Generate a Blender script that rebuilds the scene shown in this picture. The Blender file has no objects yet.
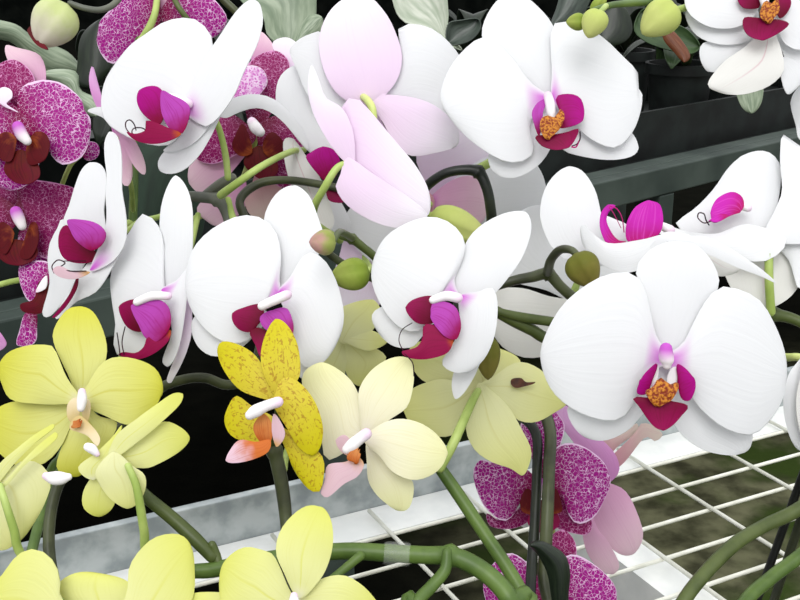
import bpy, bmesh, math, random
from mathutils import Vector, Matrix
random.seed(7)
sc = bpy.context.scene
COL = sc.collection
F = 1100.0                         # focal length in pixels of the 800x600 frame
PITCH = math.radians(18.3)
CAMZ = 1.20
BENCH = 0.75
ALPHA = math.radians(27)
BETA = math.radians(42.4)

# ---------------------------------------------------------------- camera
cd = bpy.data.cameras.new('camera')
cam = bpy.data.objects.new('camera', cd)
COL.objects.link(cam)
cam.location = (0, 0, CAMZ)
cam.rotation_euler = (math.radians(90) - PITCH, 0, 0)
cd.sensor_width = 36.0
cd.lens = 36.0 * F / 800.0
cd.clip_start = 0.02
sc.camera = cam
CM = Matrix.Translation((0, 0, CAMZ)) @ Matrix.Rotation(math.radians(90) - PITCH, 4, 'X')

def at(px, py, Z):
    "world point seen at pixel (px,py) at a distance Z in front of the camera"
    return CM @ Vector(((px - 400) / F * Z, (300 - py) / F * Z, -Z))

def on_plane(px, py, z):
    d = at(px, py, 1.0) - CM.translation
    k = (z - CAMZ) / d.z
    return CM.translation + d * k

# ---------------------------------------------------------------- materials
def lin(r, g, b):
    f = lambda c: (c / 12.92) if c <= 0.04045 else ((c + 0.055) / 1.055) ** 2.4
    return (f(r / 255), f(g / 255), f(b / 255), 1.0)

class NT:
    def __init__(s, name):
        s.m = bpy.data.materials.new(name); s.m.use_nodes = True
        s.t = s.m.node_tree; s.t.nodes.clear()
        s.out = s.t.nodes.new('ShaderNodeOutputMaterial')
    def n(s, kind, **kw):
        nd = s.t.nodes.new(kind)
        for k, v in kw.items(): setattr(nd, k, v)
        return nd
    def l(s, a, b): s.t.links.new(a, b)
    def put(s, sock, v):
        if hasattr(v, 'is_output') or isinstance(v, bpy.types.NodeSocket): s.l(v, sock)
        else: sock.default_value = v
    def math(s, op, a, b=0.0, clamp=False):
        nd = s.n('ShaderNodeMath', operation=op, use_clamp=clamp)
        s.put(nd.inputs[0], a); s.put(nd.inputs[1], b); return nd.outputs[0]
    def ramp(s, v, a, b, lo=0.0, hi=1.0):
        nd = s.n('ShaderNodeMapRange', interpolation_type='SMOOTHSTEP', clamp=True)
        s.put(nd.inputs[0], v); nd.inputs[1].default_value = a; nd.inputs[2].default_value = b
        nd.inputs[3].default_value = lo; nd.inputs[4].default_value = hi
        return nd.outputs[0]
    def mix(s, f, a, b, mode='MIX'):
        nd = s.n('ShaderNodeMix', data_type='RGBA', blend_type=mode)
        s.put(nd.inputs[0], f); s.put(nd.inputs[6], a); s.put(nd.inputs[7], b); return nd.outputs[2]
    def noise(s, vec, scale, detail=2.0, dist=0.0, rough=0.5):
        nd = s.n('ShaderNodeTexNoise'); nd.inputs['Scale'].default_value = scale
        nd.inputs['Detail'].default_value = detail; nd.inputs['Distortion'].default_value = dist
        nd.inputs['Roughness'].default_value = rough
        if vec is not None: s.l(vec, nd.inputs['Vector'])
        return nd.outputs[0]
    def uv(s):
        t = s.n('ShaderNodeTexCoord'); x = s.n('ShaderNodeSeparateXYZ'); s.l(t.outputs['UV'], x.inputs[0])
        return t, x.outputs[0], x.outputs[1]
    def vec(s, x, y, z=0.0):
        c = s.n('ShaderNodeCombineXYZ'); s.put(c.inputs[0], x); s.put(c.inputs[1], y); s.put(c.inputs[2], z); return c.outputs[0]
    def finish(s, color, rough=0.5, spec=0.3, trans=0.0, metal=0.0, height=None, bump=0.2, bdist=0.001, tcol=None, alpha=None):
        p = s.n('ShaderNodeBsdfPrincipled')
        s.put(p.inputs['Base Color'], color); s.put(p.inputs['Roughness'], rough)
        p.inputs['Specular IOR Level'].default_value = spec; p.inputs['Metallic'].default_value = metal
        if height is not None:
            b = s.n('ShaderNodeBump'); b.inputs['Strength'].default_value = bump; b.inputs['Distance'].default_value = bdist
            s.l(height, b.inputs['Height']); s.l(b.outputs[0], p.inputs['Normal'])
        sh = p.outputs[0]
        if trans > 0:
            tr = s.n('ShaderNodeBsdfTranslucent'); s.put(tr.inputs[0], tcol if tcol is not None else color)
            mx = s.n('ShaderNodeMixShader'); mx.inputs[0].default_value = trans
            s.l(sh, mx.inputs[1]); s.l(tr.outputs[0], mx.inputs[2]); sh = mx.outputs[0]
        s.l(sh, s.out.inputs[0]); return s.m

def mat_petal(name, base, tip=None, blush=None, bl=0.3, vein=0.06, trans=0.25, veincol=None, mid=None, rough=0.55, bamt=1.0):
    s = NT(name); t, u, v = s.uv()
    c = base
    if tip: c = s.mix(s.ramp(v, 0.25, 1.0), c, tip)
    w = s.math('ABSOLUTE', s.math('SUBTRACT', u, 0.5))
    # fine veins fanning out from the claw
    vn = s.noise(s.vec(s.math('MULTIPLY', u, 26.0), s.math('MULTIPLY', v, 1.6)), 1.0, 2.0)
    vf = s.ramp(vn, 0.52, 0.68)
    c = s.mix(s.math('MULTIPLY', vf, vein), c, veincol or (0.55, 0.55, 0.6, 1))
    if mid:
        c = s.mix(s.math('MULTIPLY', s.ramp(w, 0.03, 0.0), s.ramp(v, 0.95, 0.3, 0, .6)), c, mid)
    if blush:
        f = s.math('MULTIPLY', s.ramp(v, bl, 0.02, 0, bamt), s.ramp(w, 0.55, 0.1))
        c = s.mix(f, c, blush)
    return s.finish(c, rough, 0.25, trans, height=vn, bump=0.25, bdist=0.0006)

def mat_maze(name, dark, mid_, white, scale=500.0, width=0.09, trans=0.15):
    "magenta petal with a white net that thickens to a white margin"
    s = NT(name); t, u, v = s.uv()
    w = s.math('MULTIPLY', s.math('ABSOLUTE', s.math('SUBTRACT', u, 0.5)), 2.0)
    e = s.math('MAXIMUM', s.math('POWER', w, 3.0), s.math('POWER', v, 3.0))
    e = s.math('MULTIPLY', e, s.ramp(v, 0.05, 0.4))
    n = s.noise(t.outputs['Object'], scale * .55, 1.0)
    # bend the lookup so that the net runs in short worms
    off = s.n('ShaderNodeTexNoise'); off.inputs['Scale'].default_value = scale * .9; off.inputs['Detail'].default_value = 1.0
    s.l(t.outputs['Object'], off.inputs['Vector'])
    sub = s.n('ShaderNodeVectorMath', operation='MULTIPLY_ADD'); s.l(off.outputs[1], sub.inputs[0])
    sub.inputs[1].default_value = (.0026,) * 3; s.l(t.outputs['Object'], sub.inputs[2])
    vo = s.n('ShaderNodeTexVoronoi', feature='DISTANCE_TO_EDGE'); vo.inputs['Scale'].default_value = scale
    s.l(sub.outputs[0], vo.inputs['Vector'])
    dist = vo.outputs['Distance']
    wid = s.math('ADD', s.math('MULTIPLY', s.ramp(v, 0.12, 0.75, .35, 1.0), width), s.math('MULTIPLY', s.ramp(e, 0.5, 1.0), 0.12))
    line = s.ramp(s.math('DIVIDE', dist, wid), 1.0, 0.35)
    line = s.math('MULTIPLY', line, s.ramp(n, .40, .52, .35, 1.0))
    rim = s.ramp(s.math('ADD', e, s.math('MULTIPLY', n, 0.2)), 0.93, 1.0)
    f = s.math('MAXIMUM', s.math('MULTIPLY', line, 0.78), rim)
    c = s.mix(s.ramp(v, 0.1, 0.6), dark, mid_)
    c = s.mix(f, c, white)
    return s.finish(c, 0.5, 0.2, trans, height=n, bump=0.2, bdist=0.0006)

def mat_dash(name, base, tip, spotc, scale=(26, 22), lo=0.60, hi=0.66):
    s = NT(name); t, u, v = s.uv()
    c = s.mix(s.ramp(v, 0.1, 0.9), base, tip)
    n = s.noise(t.outputs['Object'], 640.0, 1.0, 0.6)
    n2 = s.noise(s.vec(s.math('MULTIPLY', u, scale[0]), s.math('MULTIPLY', v, scale[1] * .35)), 1.0, 1.0, 0.6)
    f = s.math('MAXIMUM', s.ramp(n, lo - .02, hi), s.math('MULTIPLY', s.ramp(n2, lo, hi), s.ramp(n, .36, .5)))
    f = s.math('MULTIPLY', f, s.ramp(v, 0.98, 0.7, 0.1, 0.62))
    c = s.mix(f, c, spotc)
    return s.finish(c, 0.5, 0.25, 0.22)

def mat_grad(name, c0, c1, rough=0.5, spec=0.12, trans=0.12, nz=0.25, a=0.1, b=0.9, scale=220, streak=0.0, sc_=None):
    s = NT(name); t, u, v = s.uv()
    n = s.noise(t.outputs['Object'], scale, 2.0)
    f = s.ramp(s.math('ADD', v, s.math('MULTIPLY', s.math('SUBTRACT', n, 0.5), nz)), a, b)
    c = s.mix(f, c0, c1)
    if streak:
        k = s.noise(s.vec(s.math('MULTIPLY', u, 16.0), s.math('MULTIPLY', v, 1.2)), 1.0, 2.0)
        c = s.mix(s.math('MULTIPLY', s.ramp(k, .48, .66), streak), c, sc_ or c0)
    return s.finish(c, rough, spec, trans, height=n, bump=0.15, bdist=0.0005)

def mat_noise(name, c0, c1, scale, rough=0.5, spec=0.3, lo=0.35, hi=0.65, metal=0.0, bump=0.2, bdist=0.002, detail=4.0, trans=0.0):
    s = NT(name); t = s.n('ShaderNodeTexCoord')
    n = s.noise(t.outputs['Object'], scale, detail)
    return s.finish(s.mix(s.ramp(n, lo, hi), c0, c1), rough, spec, trans, metal, height=n, bump=bump, bdist=bdist)

W = (0.855, 0.86, 0.875, 1)
M = {}
M['white'] = mat_petal('white_petal', W, vein=0.05, veincol=(.7, .7, .74, 1))
M['white_blush'] = mat_petal('white_petal_magenta_base', W, blush=lin(214, 96, 214), bl=0.24, vein=0.07, veincol=(.66, .66, .72, 1))
M['white_cream'] = mat_petal('cream_white_petal', (0.84, 0.83, 0.80, 1), vein=0.06, mid=lin(214, 170, 180), veincol=lin(220, 212, 205))
M['white_pink'] = mat_petal('pink_tinted_white_petal', lin(243, 222, 243), tip=lin(247, 243, 249), vein=0.12, veincol=lin(236, 208, 238))
M['white_rose'] = mat_petal('rose_backed_petal', lin(226, 172, 206), tip=lin(240, 212, 222), vein=0.2, veincol=lin(214, 150, 190), blush=lin(215, 90, 200), bl=.25)
M['pink_back'] = mat_petal('pink_petal_reverse', lin(216, 150, 206), tip=lin(226, 178, 222), vein=0.25, veincol=lin(200, 110, 190))
M['cream_pink'] = mat_petal('cream_pink_sepal_reverse', lin(214, 160, 170), tip=lin(222, 208, 196), vein=0.25, veincol=lin(205, 150, 170))
M['maze'] = mat_maze('magenta_netted_petal', lin(134, 6, 74), lin(160, 14, 132), lin(240, 206, 238))
M['maze_dark'] = mat_maze('deep_magenta_netted_petal', lin(100, 4, 44), lin(136, 8, 88), lin(222, 156, 204), width=0.06)
M['maze_pale'] = mat_maze('pale_netted_petal', lin(190, 70, 170), lin(206, 110, 194), lin(246, 228, 246), width=0.26)
M['yellow'] = mat_petal('yellow_petal', lin(222, 222, 140), tip=lin(212, 210, 66), vein=0.22, veincol=lin(196, 188, 62), mid=lin(204, 198, 62), bl=.2, blush=lin(232, 228, 190))
M['yellow_light'] = mat_petal('light_yellow_petal', lin(230, 231, 164), tip=lin(222, 224, 112), vein=0.12, veincol=lin(210, 206, 90), mid=lin(218, 218, 92), blush=lin(240, 238, 206), bl=.2)
M['yellow_pale'] = mat_petal('pale_yellow_petal', lin(242, 238, 212), tip=lin(238, 237, 184), vein=0.2, veincol=lin(218, 206, 140), blush=lin(246, 240, 226), bl=.3)
M['yellow_back'] = mat_petal('yellow_petal_reverse', lin(238, 238, 190), tip=lin(238, 238, 160), vein=0.16, veincol=lin(216, 216, 136), mid=lin(224, 220, 146), trans=.35)
M['yellow_dash'] = mat_dash('yellow_petal_brown_flecks', lin(214, 196, 60), lin(210, 198, 18), lin(160, 104, 24))
M['lip_bright'] = mat_grad('magenta_lip', lin(132, 2, 56), lin(168, 8, 128), a=.1, b=.75, streak=.3)
M['lip_hot'] = mat_grad('hot_pink_lip', lin(176, 16, 96), lin(196, 34, 172), a=.1, b=.6, streak=.35, sc_=lin(224, 90, 204))
M['lip_pale'] = mat_grad('lilac_lip_lobe', lin(144, 6, 66), lin(180, 70, 174), a=.05, b=.6, streak=.45, sc_=lin(150, 20, 112))
M['lip_deep'] = mat_grad('crimson_lip', lin(100, 2, 34), lin(140, 4, 74), streak=.3)
M['lip_mid'] = mat_grad('crimson_lip_front', lin(176, 74, 32), lin(138, 6, 66), a=.0, b=.2, streak=.25, sc_=lin(104, 2, 40))
M['lip_dark'] = mat_grad('dark_red_lip', lin(92, 22, 16), lin(96, 4, 28), nz=1.2, streak=.5, sc_=lin(56, 2, 14))
M['lip_brown'] = mat_grad('rust_lip_lobe', lin(150, 70, 30), lin(90, 10, 20), nz=1.0, a=.0, b=.5, streak=.5, sc_=lin(70, 8, 16))
M['lip_orange'] = mat_grad('orange_lip', lin(186, 96, 40), lin(204, 134, 74), nz=.8, streak=.4, sc_=lin(160, 60, 26))
M['lip_orange_tip'] = mat_grad('orange_lip_pink_tip', lin(200, 108, 46), lin(222, 190, 204), a=.35, b=.85, nz=.5, streak=.35, sc_=lin(176, 70, 30))
M['lip_pinkwhite'] = mat_grad('pink_white_lip', lin(222, 176, 120), lin(220, 188, 198), a=.05, b=.35, trans=.2, streak=.25, sc_=lin(206, 160, 180))
M['lip_cream'] = mat_grad('cream_lip', lin(214, 190, 130), lin(240, 224, 190), trans=.2)
M['callus'] = mat_noise('orange_callus', lin(128, 44, 14), lin(200, 128, 40), 900, lo=.4, hi=.6, bump=.5)
M['column'] = mat_grad('white_column', lin(240, 214, 234), lin(248, 244, 246), a=.0, b=.35, nz=.05, trans=.1)
M['column_purple'] = mat_grad('purple_white_column', lin(196, 90, 196), lin(246, 238, 240), a=.05, b=.75, nz=.05)
M['tendril'] = mat_grad('dark_tendril', lin(60, 10, 36), lin(24, 8, 20), trans=0)
M['tendril_pink'] = mat_grad('magenta_tendril', lin(190, 30, 120), lin(150, 20, 90), trans=0)
M['scar'] = mat_noise('brown_blemish', lin(60, 28, 16), lin(84, 44, 22), 400)
def mat_stem(name, c0, c1, sc_=60):
    return mat_noise(name, c0, c1, sc_, rough=0.42, spec=0.4, bump=.1, trans=0.0)
M['stem_dark'] = mat_stem('dark_green_stem', lin(52, 56, 36), lin(76, 82, 52))
M['stem_black'] = mat_stem('blackish_stem', lin(18, 22, 18), lin(34, 40, 28))
M['stem_grey'] = mat_stem('grey_green_stem', lin(84, 88, 78), lin(104, 106, 92))
M['stem_green'] = mat_stem('green_stem', lin(70, 94, 38), lin(92, 116, 52))
M['stem_mid'] = mat_stem('mid_green_stem', lin(66, 78, 36), lin(84, 96, 48))
M['pedicel'] = mat_stem('light_green_pedicel', lin(150, 172, 84), lin(178, 196, 112))
M['pedicel_pale'] = mat_stem('pale_green_pedicel', lin(192, 206, 120), lin(214, 222, 140))
M['bud_green'] = mat_grad('green_bud', lin(130, 150, 56), lin(160, 172, 84), nz=.5)
M['bud_light'] = mat_grad('yellow_green_bud', lin(188, 200, 110), lin(206, 212, 130), nz=.4)
M['bud_pale'] = mat_grad('pale_cream_bud', lin(196, 206, 140), lin(226, 218, 200), nz=.4)
M['bud_olive'] = mat_grad('olive_bud', lin(104, 106, 40), lin(134, 124, 62), nz=.5)
M['bud_blush'] = mat_grad('blushed_green_bud', lin(150, 160, 84), lin(190, 146, 140), nz=1.0)
M['bud_red'] = mat_grad('maroon_sepal', lin(110, 20, 34), lin(90, 26, 30), nz=.3)
def mat_leaf(name, c0, c1, rough=.35):
    s = NT(name); t, u, v = s.uv()
    w = s.math('ABSOLUTE', s.math('SUBTRACT', u, 0.5))
    n = s.noise(s.vec(s.math('MULTIPLY', u, 5.0), s.math('MULTIPLY', v, 2.0)), 1.5, 3.0)
    c = s.mix(s.ramp(n, .3, .7), c0, c1)
    c = s.mix(s.ramp(w, .03, .0, 0, .5), c, c0)
    return s.finish(c, rough, .4, .06, height=n, bump=.2, bdist=.002)
M['leaf_dark'] = mat_leaf('dark_green_leaf', lin(20, 28, 20), lin(34, 44, 30))
M['leaf_deep'] = mat_leaf('deep_green_leaf', lin(20, 40, 27), lin(32, 56, 40), .6)
M['leaf'] = mat_leaf('green_leaf', lin(50, 72, 42), lin(70, 92, 56))
M['leaf_grey'] = mat_leaf('grey_green_leaf', lin(112, 128, 104), lin(158, 170, 146))
M['leaf_pale'] = mat_leaf('pale_leaf', lin(160, 172, 150), lin(206, 210, 196))
M['leaf_slate'] = mat_leaf('slate_green_leaf', lin(48, 57, 51), lin(72, 82, 74))
M['leaf_rust'] = mat_leaf('rusty_leaf', lin(96, 50, 30), lin(120, 72, 46))
M['pot'] = mat_noise('black_plastic_pot', lin(12, 15, 14), lin(24, 30, 28), 18, rough=.5, spec=.3, bump=.1)
M['bark'] = mat_noise('bark_mix', lin(30, 22, 16), lin(74, 56, 40), 90, rough=.9, spec=.1, bump=.8, bdist=.006)
M['zinc'] = mat_noise('galvanised_steel', lin(140, 148, 150), lin(182, 188, 188), 40, rough=.45, spec=.5, metal=.25, bump=.05)
M['zinc_sunlit'] = mat_noise('sunlit_galvanised_steel', lin(226, 228, 226), lin(240, 241, 238), 30, rough=.5, spec=.4, bump=.03)  # sunlit copy of the galvanised steel; brightness on flange and bars painted in
M['wire'] = mat_noise('cream_coated_wire', lin(218, 218, 204), lin(236, 236, 224), 60, rough=.4, spec=.5, bump=.05)
M['bench_green'] = mat_noise('dark_green_painted_steel', lin(44, 54, 50), lin(68, 78, 72), 5, rough=.55, spec=.3, bump=.05)
M['night'] = mat_noise('dark_shade_net', lin(8, 10, 9), lin(16, 18, 16), 6, rough=.95, spec=.0)
M['stake'] = mat_noise('black_stake', lin(12, 14, 12), lin(26, 28, 24), 40, rough=.5)
M['stake_green'] = mat_noise('dark_green_stake', lin(34, 38, 24), lin(52, 56, 36), 40, rough=.5)

# ---------------------------------------------------------------- mesh builders
def link_mesh(name, verts, faces, mat, parent, origin, uvs=None, thick=0.0):
    me = bpy.data.meshes.new(name)
    o = origin
    me.from_pydata([(v[0] - o[0], v[1] - o[1], v[2] - o[2]) for v in verts], [], faces)
    if uvs is not None:
        ul = me.uv_layers.new(name='UVMap')
        for lp in me.loops: ul.data[lp.index].uv = uvs[lp.vertex_index]
    for p in me.polygons: p.use_smooth = True
    me.materials.append(M[mat] if isinstance(mat, str) else mat)
    ob = bpy.data.objects.new(name, me)
    COL.objects.link(ob)
    if parent is not None: ob.parent = parent
    if thick:
        md = ob.modifiers.new('thickness', 'SOLIDIFY'); md.thickness = thick; md.offset = 0.0
    return ob

def pts_(s):
    if not isinstance(s, str): return [tuple(p) for p in s]
    return [tuple(float(c) for c in p.split(',')) for p in s.split()]

def cat(p0, p1, p2, p3, t):
    return tuple(0.5 * (2 * b + (c - a) * t + (2 * a - 5 * b + 4 * c - d) * t * t + (3 * b - a - 3 * c + d) * t ** 3)
                 for a, b, c, d in zip(p0, p1, p2, p3))

def spline(ps, n=8, closed=False):
    out = []; N = len(ps)
    for i in range(N if closed else N - 1):
        if closed: q = [ps[(i + k) % N] for k in (-1, 0, 1, 2)]
        else: q = [ps[max(i - 1, 0)], ps[i], ps[i + 1], ps[min(i + 2, N - 1)]]
        for k in range(n): out.append(cat(*q, k / n))
    if not closed: out.append(ps[-1])
    return out

def resample(ps, ts):
    L = [0.0]
    for a, b in zip(ps, ps[1:]): L.append(L[-1] + math.dist(a, b))
    out = []; j = 0
    for t in ts:
        d = t * L[-1]
        while j < len(ps) - 2 and L[j + 1] < d: j += 1
        seg = (L[j + 1] - L[j]) or 1e-9; k = min(max((d - L[j]) / seg, 0), 1)
        out.append(tuple(a + (b - a) * k for a, b in zip(ps[j], ps[j + 1])))
    return out

NR, NC = 26, 16
def blade(name, mat, outline, depth, parent, origin, tip=None, thick=0.0007, rows=NR, cols=NC):
    "closed outline (pixels, base first) filled with a lattice whose distance from the camera is depth(px,py,t,s)"
    P = pts_(outline); n = 8
    if tip is None: tip = max(range(1, len(P)), key=lambda i: math.dist(P[0], P[i]))
    S = spline(P, n, True)
    A = S[:tip * n + 1]; B = [S[0]] + S[tip * n:][::-1]
    ts = [0.5 - 0.5 * math.cos(math.pi * i / rows) for i in range(rows + 1)]
    A = resample(A, ts); B = resample(B, ts)
    verts, uvs, grid = [], [], []
    for i, t in enumerate(ts):
        row = []
        if i in (0, rows):
            x, y = A[i]; row = [len(verts)] * (cols + 1)
            verts.append(at(x, y, depth(x, y, t, 0.0))); uvs.append((0.5, t))
        else:
            for j in range(cols + 1):
                k = 0.5 - 0.5 * math.cos(math.pi * j / cols)
                x = A[i][0] + (B[i][0] - A[i][0]) * k; y = A[i][1] + (B[i][1] - A[i][1]) * k
                row.append(len(verts)); verts.append(at(x, y, depth(x, y, t, 2 * k - 1))); uvs.append((k, t))
        grid.append(row)
    faces = []
    for i in range(rows):
        for j in range(cols):
            f = [grid[i][j], grid[i][j + 1], grid[i + 1][j + 1], grid[i + 1][j]]
            g = []
            for q in f:
                if q not in g: g.append(q)
            if len(g) > 2: faces.append(g)
    return link_mesh(name, verts, faces, mat, parent, origin, uvs, thick)

def sweep(name, mat, centers, radii, parent, origin, sides=10, flat=1.0, caps=True):
    "round tube through world points, closed by domed ends"
    pts = [Vector(c) for c in centers]; radii = list(radii)
    d0 = (pts[0] - pts[1]).normalized(); d1 = (pts[-1] - pts[-2]).normalized(); r0, r1 = radii[0], radii[-1]
    for a in (30, 60) if caps else ():
        c, q = math.cos(math.radians(a)), math.sin(math.radians(a))
        pts = [pts[0] + d0 * r0 * (q - (math.sin(math.radians(a - 30)) if a > 30 else 0))] + pts + [pts[-1] + d1 * r1 * (q - (math.sin(math.radians(a - 30)) if a > 30 else 0))]
        radii = [r0 * c] + radii + [r1 * c]
    verts, uvs, faces = [], [], []
    N = len(pts); up = None
    for i, p in enumerate(pts):
        d = (pts[min(i + 1, N - 1)] - pts[max(i - 1, 0)]).normalized()
        if up is None: up = d.orthogonal().normalized()
        up = (up - d * up.dot(d)).normalized(); sd = d.cross(up)
        for k in range(sides):
            a = 2 * math.pi * k / sides
            verts.append(p + (up * math.cos(a) * flat + sd * math.sin(a)) * radii[i]); uvs.append((k / sides, i / (N - 1)))
    for i in range(N - 1):
        for k in range(sides):
            k2 = (k + 1) % sides
            faces.append((i * sides + k, i * sides + k2, (i + 1) * sides + k2, (i + 1) * sides + k))
    for e, i in ((0, 0), (1, N - 1)) if caps else ():
        d = (pts[0] - pts[1]).normalized() if e == 0 else (pts[-1] - pts[-2]).normalized()
        c = len(verts); verts.append(pts[i] + d * radii[i] * 0.27); uvs.append((0.5, e))
        for k in range(sides):
            k2 = (k + 1) % sides
            faces.append((i * sides + k2, i * sides + k, c) if e == 0 else (i * sides + k, i * sides + k2, c))
    return link_mesh(name, verts, faces, mat, parent, origin, uvs, 0.0 if caps else .0005)

def tube(name, mat, path, parent, origin, n=6, sides=10, node=(), caps=True):
    "path: (px, py, Z, radius in pixels); extra world points may be given as Vector + radius in metres"
    ps = []
    for q in path:
        if isinstance(q[0], Vector): ps.append((*q[0], q[1]))
        else:
            x, y, Z, r = q; ps.append((*at(x, y, Z), r * Z / F))
    S = spline(ps, n)
    rad = [q[3] for q in S]
    for k in node:
        i = k * n
        for dlt, am in ((-1, 1.18), (0, 1.35), (1, 1.18)):
            if 0 <= i + dlt < len(rad): rad[i + dlt] *= am
    return sweep(name, mat, [q[:3] for q in S], rad, parent, origin, sides, 1.0, caps)

def bud_mesh(name, mat, a, b, wpx, parent, origin, Z, dz=0.0, groove=0.2, point=1.35):
    "plump closed bud from stalk end a to tip b (pixels), widest wpx, three seams"
    A = at(a[0], a[1], Z); B = at(b[0], b[1], Z + dz); ax = (B - A); L = ax.length; ax.normalize()
    up = CM.translation - A; up = (up - ax * up.dot(ax)).normalized(); up = (up + ax.cross(up) * .35).normalized(); sd = ax.cross(up); R = wpx * Z / F / 2
    NRW, NSD = 18, 24; verts, uvs, faces = [], [], []
    for i in range(NRW + 1):
        t = i / NRW; r = R * (math.sin(math.pi * t ** (1 / point)) ** 0.62 if 0 < t < 1 else 0.02)
        for k in range(NSD):
            g = 2 * math.pi * k / NSD
            q = r * (1 - groove * (1 - abs(math.sin(1.5 * g))) ** 3)
            verts.append(A + ax * L * t + (up * math.cos(g) + sd * math.sin(g)) * q); uvs.append((k / NSD, t))
    for i in range(NRW):
        for k in range(NSD):
            k2 = (k + 1) % NSD
            faces.append((i * NSD + k, i * NSD + k2, (i + 1) * NSD + k2, (i + 1) * NSD + k))
    faces.append(tuple(range(NSD))[::-1]); faces.append(tuple(NRW * NSD + k for k in range(NSD)))
    return link_mesh(name, verts, faces, mat, parent, origin, uvs)

def empty(name, loc, parent=None, porg=None):
    o = bpy.data.objects.new(name, None); COL.objects.link(o); o.empty_display_size = 0.02
    if parent is not None:
        o.parent = parent; o.location = Vector(loc) - Vector(porg)
    else: o.location = loc
    return o

def box_geo(bm, x0, x1, y0, y1, z0, z1):
    vs = [bm.verts.new((x, y, z)) for x in (x0, x1) for y in (y0, y1) for z in (z0, z1)]
    for f in ((0, 1, 3, 2), (4, 6, 7, 5), (0, 4, 5, 1), (2, 3, 7, 6), (0, 2, 6, 4), (1, 5, 7, 3)):
        bm.faces.new([vs[i] for i in f])

def bm_obj(name, bm, mat, parent=None, smooth=False, bevel=0.0):
    bmesh.ops.recalc_face_normals(bm, faces=bm.faces)
    me = bpy.data.meshes.new(name); bm.to_mesh(me); bm.free()
    me.materials.append(M[mat] if isinstance(mat, str) else mat)
    for p in me.polygons: p.use_smooth = smooth
    ob = bpy.data.objects.new(name, me); COL.objects.link(ob)
    if parent is not None: ob.parent = parent
    if bevel:
        md = ob.modifiers.new('edge', 'BEVEL'); md.width = bevel; md.segments = 2; md.limit_method = 'ANGLE'
    return ob

def lathe_bm(profile, sides=32):
    bm = bmesh.new(); rings = []
    for r, z in profile:
        rings.append([bm.verts.new((r * math.cos(2 * math.pi * k / sides), r * math.sin(2 * math.pi * k / sides), z)) for k in range(sides)])
    for a, b in zip(rings, rings[1:]):
        for k in range(sides):
            bm.faces.new((a[k], a[(k + 1) % sides], b[(k + 1) % sides], b[k]))
    bm.faces.new(rings[0][::-1]); bm.faces.new(rings[-1])
    return bm

# ---------------------------------------------------------------- plants
class Plant:
    def __init__(s, name, label, loc, group=None, cat_='plant'):
        s.loc = Vector(loc); s.o = empty(name, loc)
        s.o['label'] = label; s.o['category'] = cat_
        if group: s.o['group'] = group
    def pot(s, r=0.05, h=0.11, mat='pot'):
        t = r * .8
        bm = lathe_bm([(t, 0), (r * .97, h * .86), (r * 1.07, h * .86), (r * 1.07, h), (r * .96, h), (r * .93, h * .9)])
        s.p = bm_obj('pot', bm, mat, s.o, True)
        md = s.p.modifiers.new('split', 'EDGE_SPLIT'); md.split_angle = .6
        bm = lathe_bm([(r * .8, h * .80), (r * .9, h * .895), (r * .5, h * .93), (.004, h * .95)])
        bm_obj('potting_bark', bm, 'bark', s.o, True)
        s.h = h
    def leaf3(s, ang, L, wd, lift, droop, mat='leaf', z0=None):
        "strap leaf rising from the pot and arching over, in plant space"
        z0 = s.h * .93 if z0 is None else z0
        rows, cols = 16, 8; verts, uvs, faces = [], [], []
        d = Vector((math.cos(ang), math.sin(ang), 0)); n = Vector((-d.y, d.x, 0))
        for i in range(rows + 1):
            t = i / rows
            c = d * (L * (t * .95)) + Vector((0, 0, z0 + lift * math.sin(math.pi * .62 * t) - droop * t ** 3))
            hw = wd * .5 * (math.sin(math.pi * min(1, t * .86 + .12)) ** .55) * (1 if t < .98 else .25)
            for j in range(cols + 1):
                q = j / cols * 2 - 1
                verts.append(c + n * hw * q + Vector((0, 0, abs(q) * hw * .35))); uvs.append((j / cols, t))
        for i in range(rows):
            for j in range(cols):
                a = i * (cols + 1) + j; faces.append((a, a + 1, a + cols + 2, a + cols + 1))
        return link_mesh('leaf', verts, faces, mat, s.o, (0, 0, 0), uvs, .0022)
    def stem(s, path, mat='stem_dark', name='flower_stem', node=(), sides=12):
        return tube(name, mat, path, s.o, s.loc, 6, sides, node)
    def top(s, dx=0, dy=0): return s.loc + Vector((dx, dy, s.h * .9))
    def blade(s, name, mat, outline, Z, tip=None, thick=.0012, dz=0.0, bow=0.0, gx=0.0, gy=0.0, cup=.0):
        P = pts_(outline); cx, cy = P[0]
        dep = lambda x, y, t, q: Z + gx * (x - cx) / F * Z + gy * (y - cy) / F * Z + dz * t + bow * 4 * t * (1 - t) + cup * q * q
        return blade(name, mat, P, dep, s.o, s.loc, tip, thick)
    def bud(s, mat, a, b, w, Z, ped=None, pmat='pedicel', label=None, dz=0.0, sepal=None):
        o = bud_mesh('bud', mat, a, b, w, s.o, s.loc, Z, dz)
        if label: o['label'] = label
        if ped: tube('pedicel', pmat, ped, o, s.loc, 6, 10)
        return o
    def flower(s, label, c, Z, g=(0, 0)): return Flower(s, label, c, Z, g)

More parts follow.
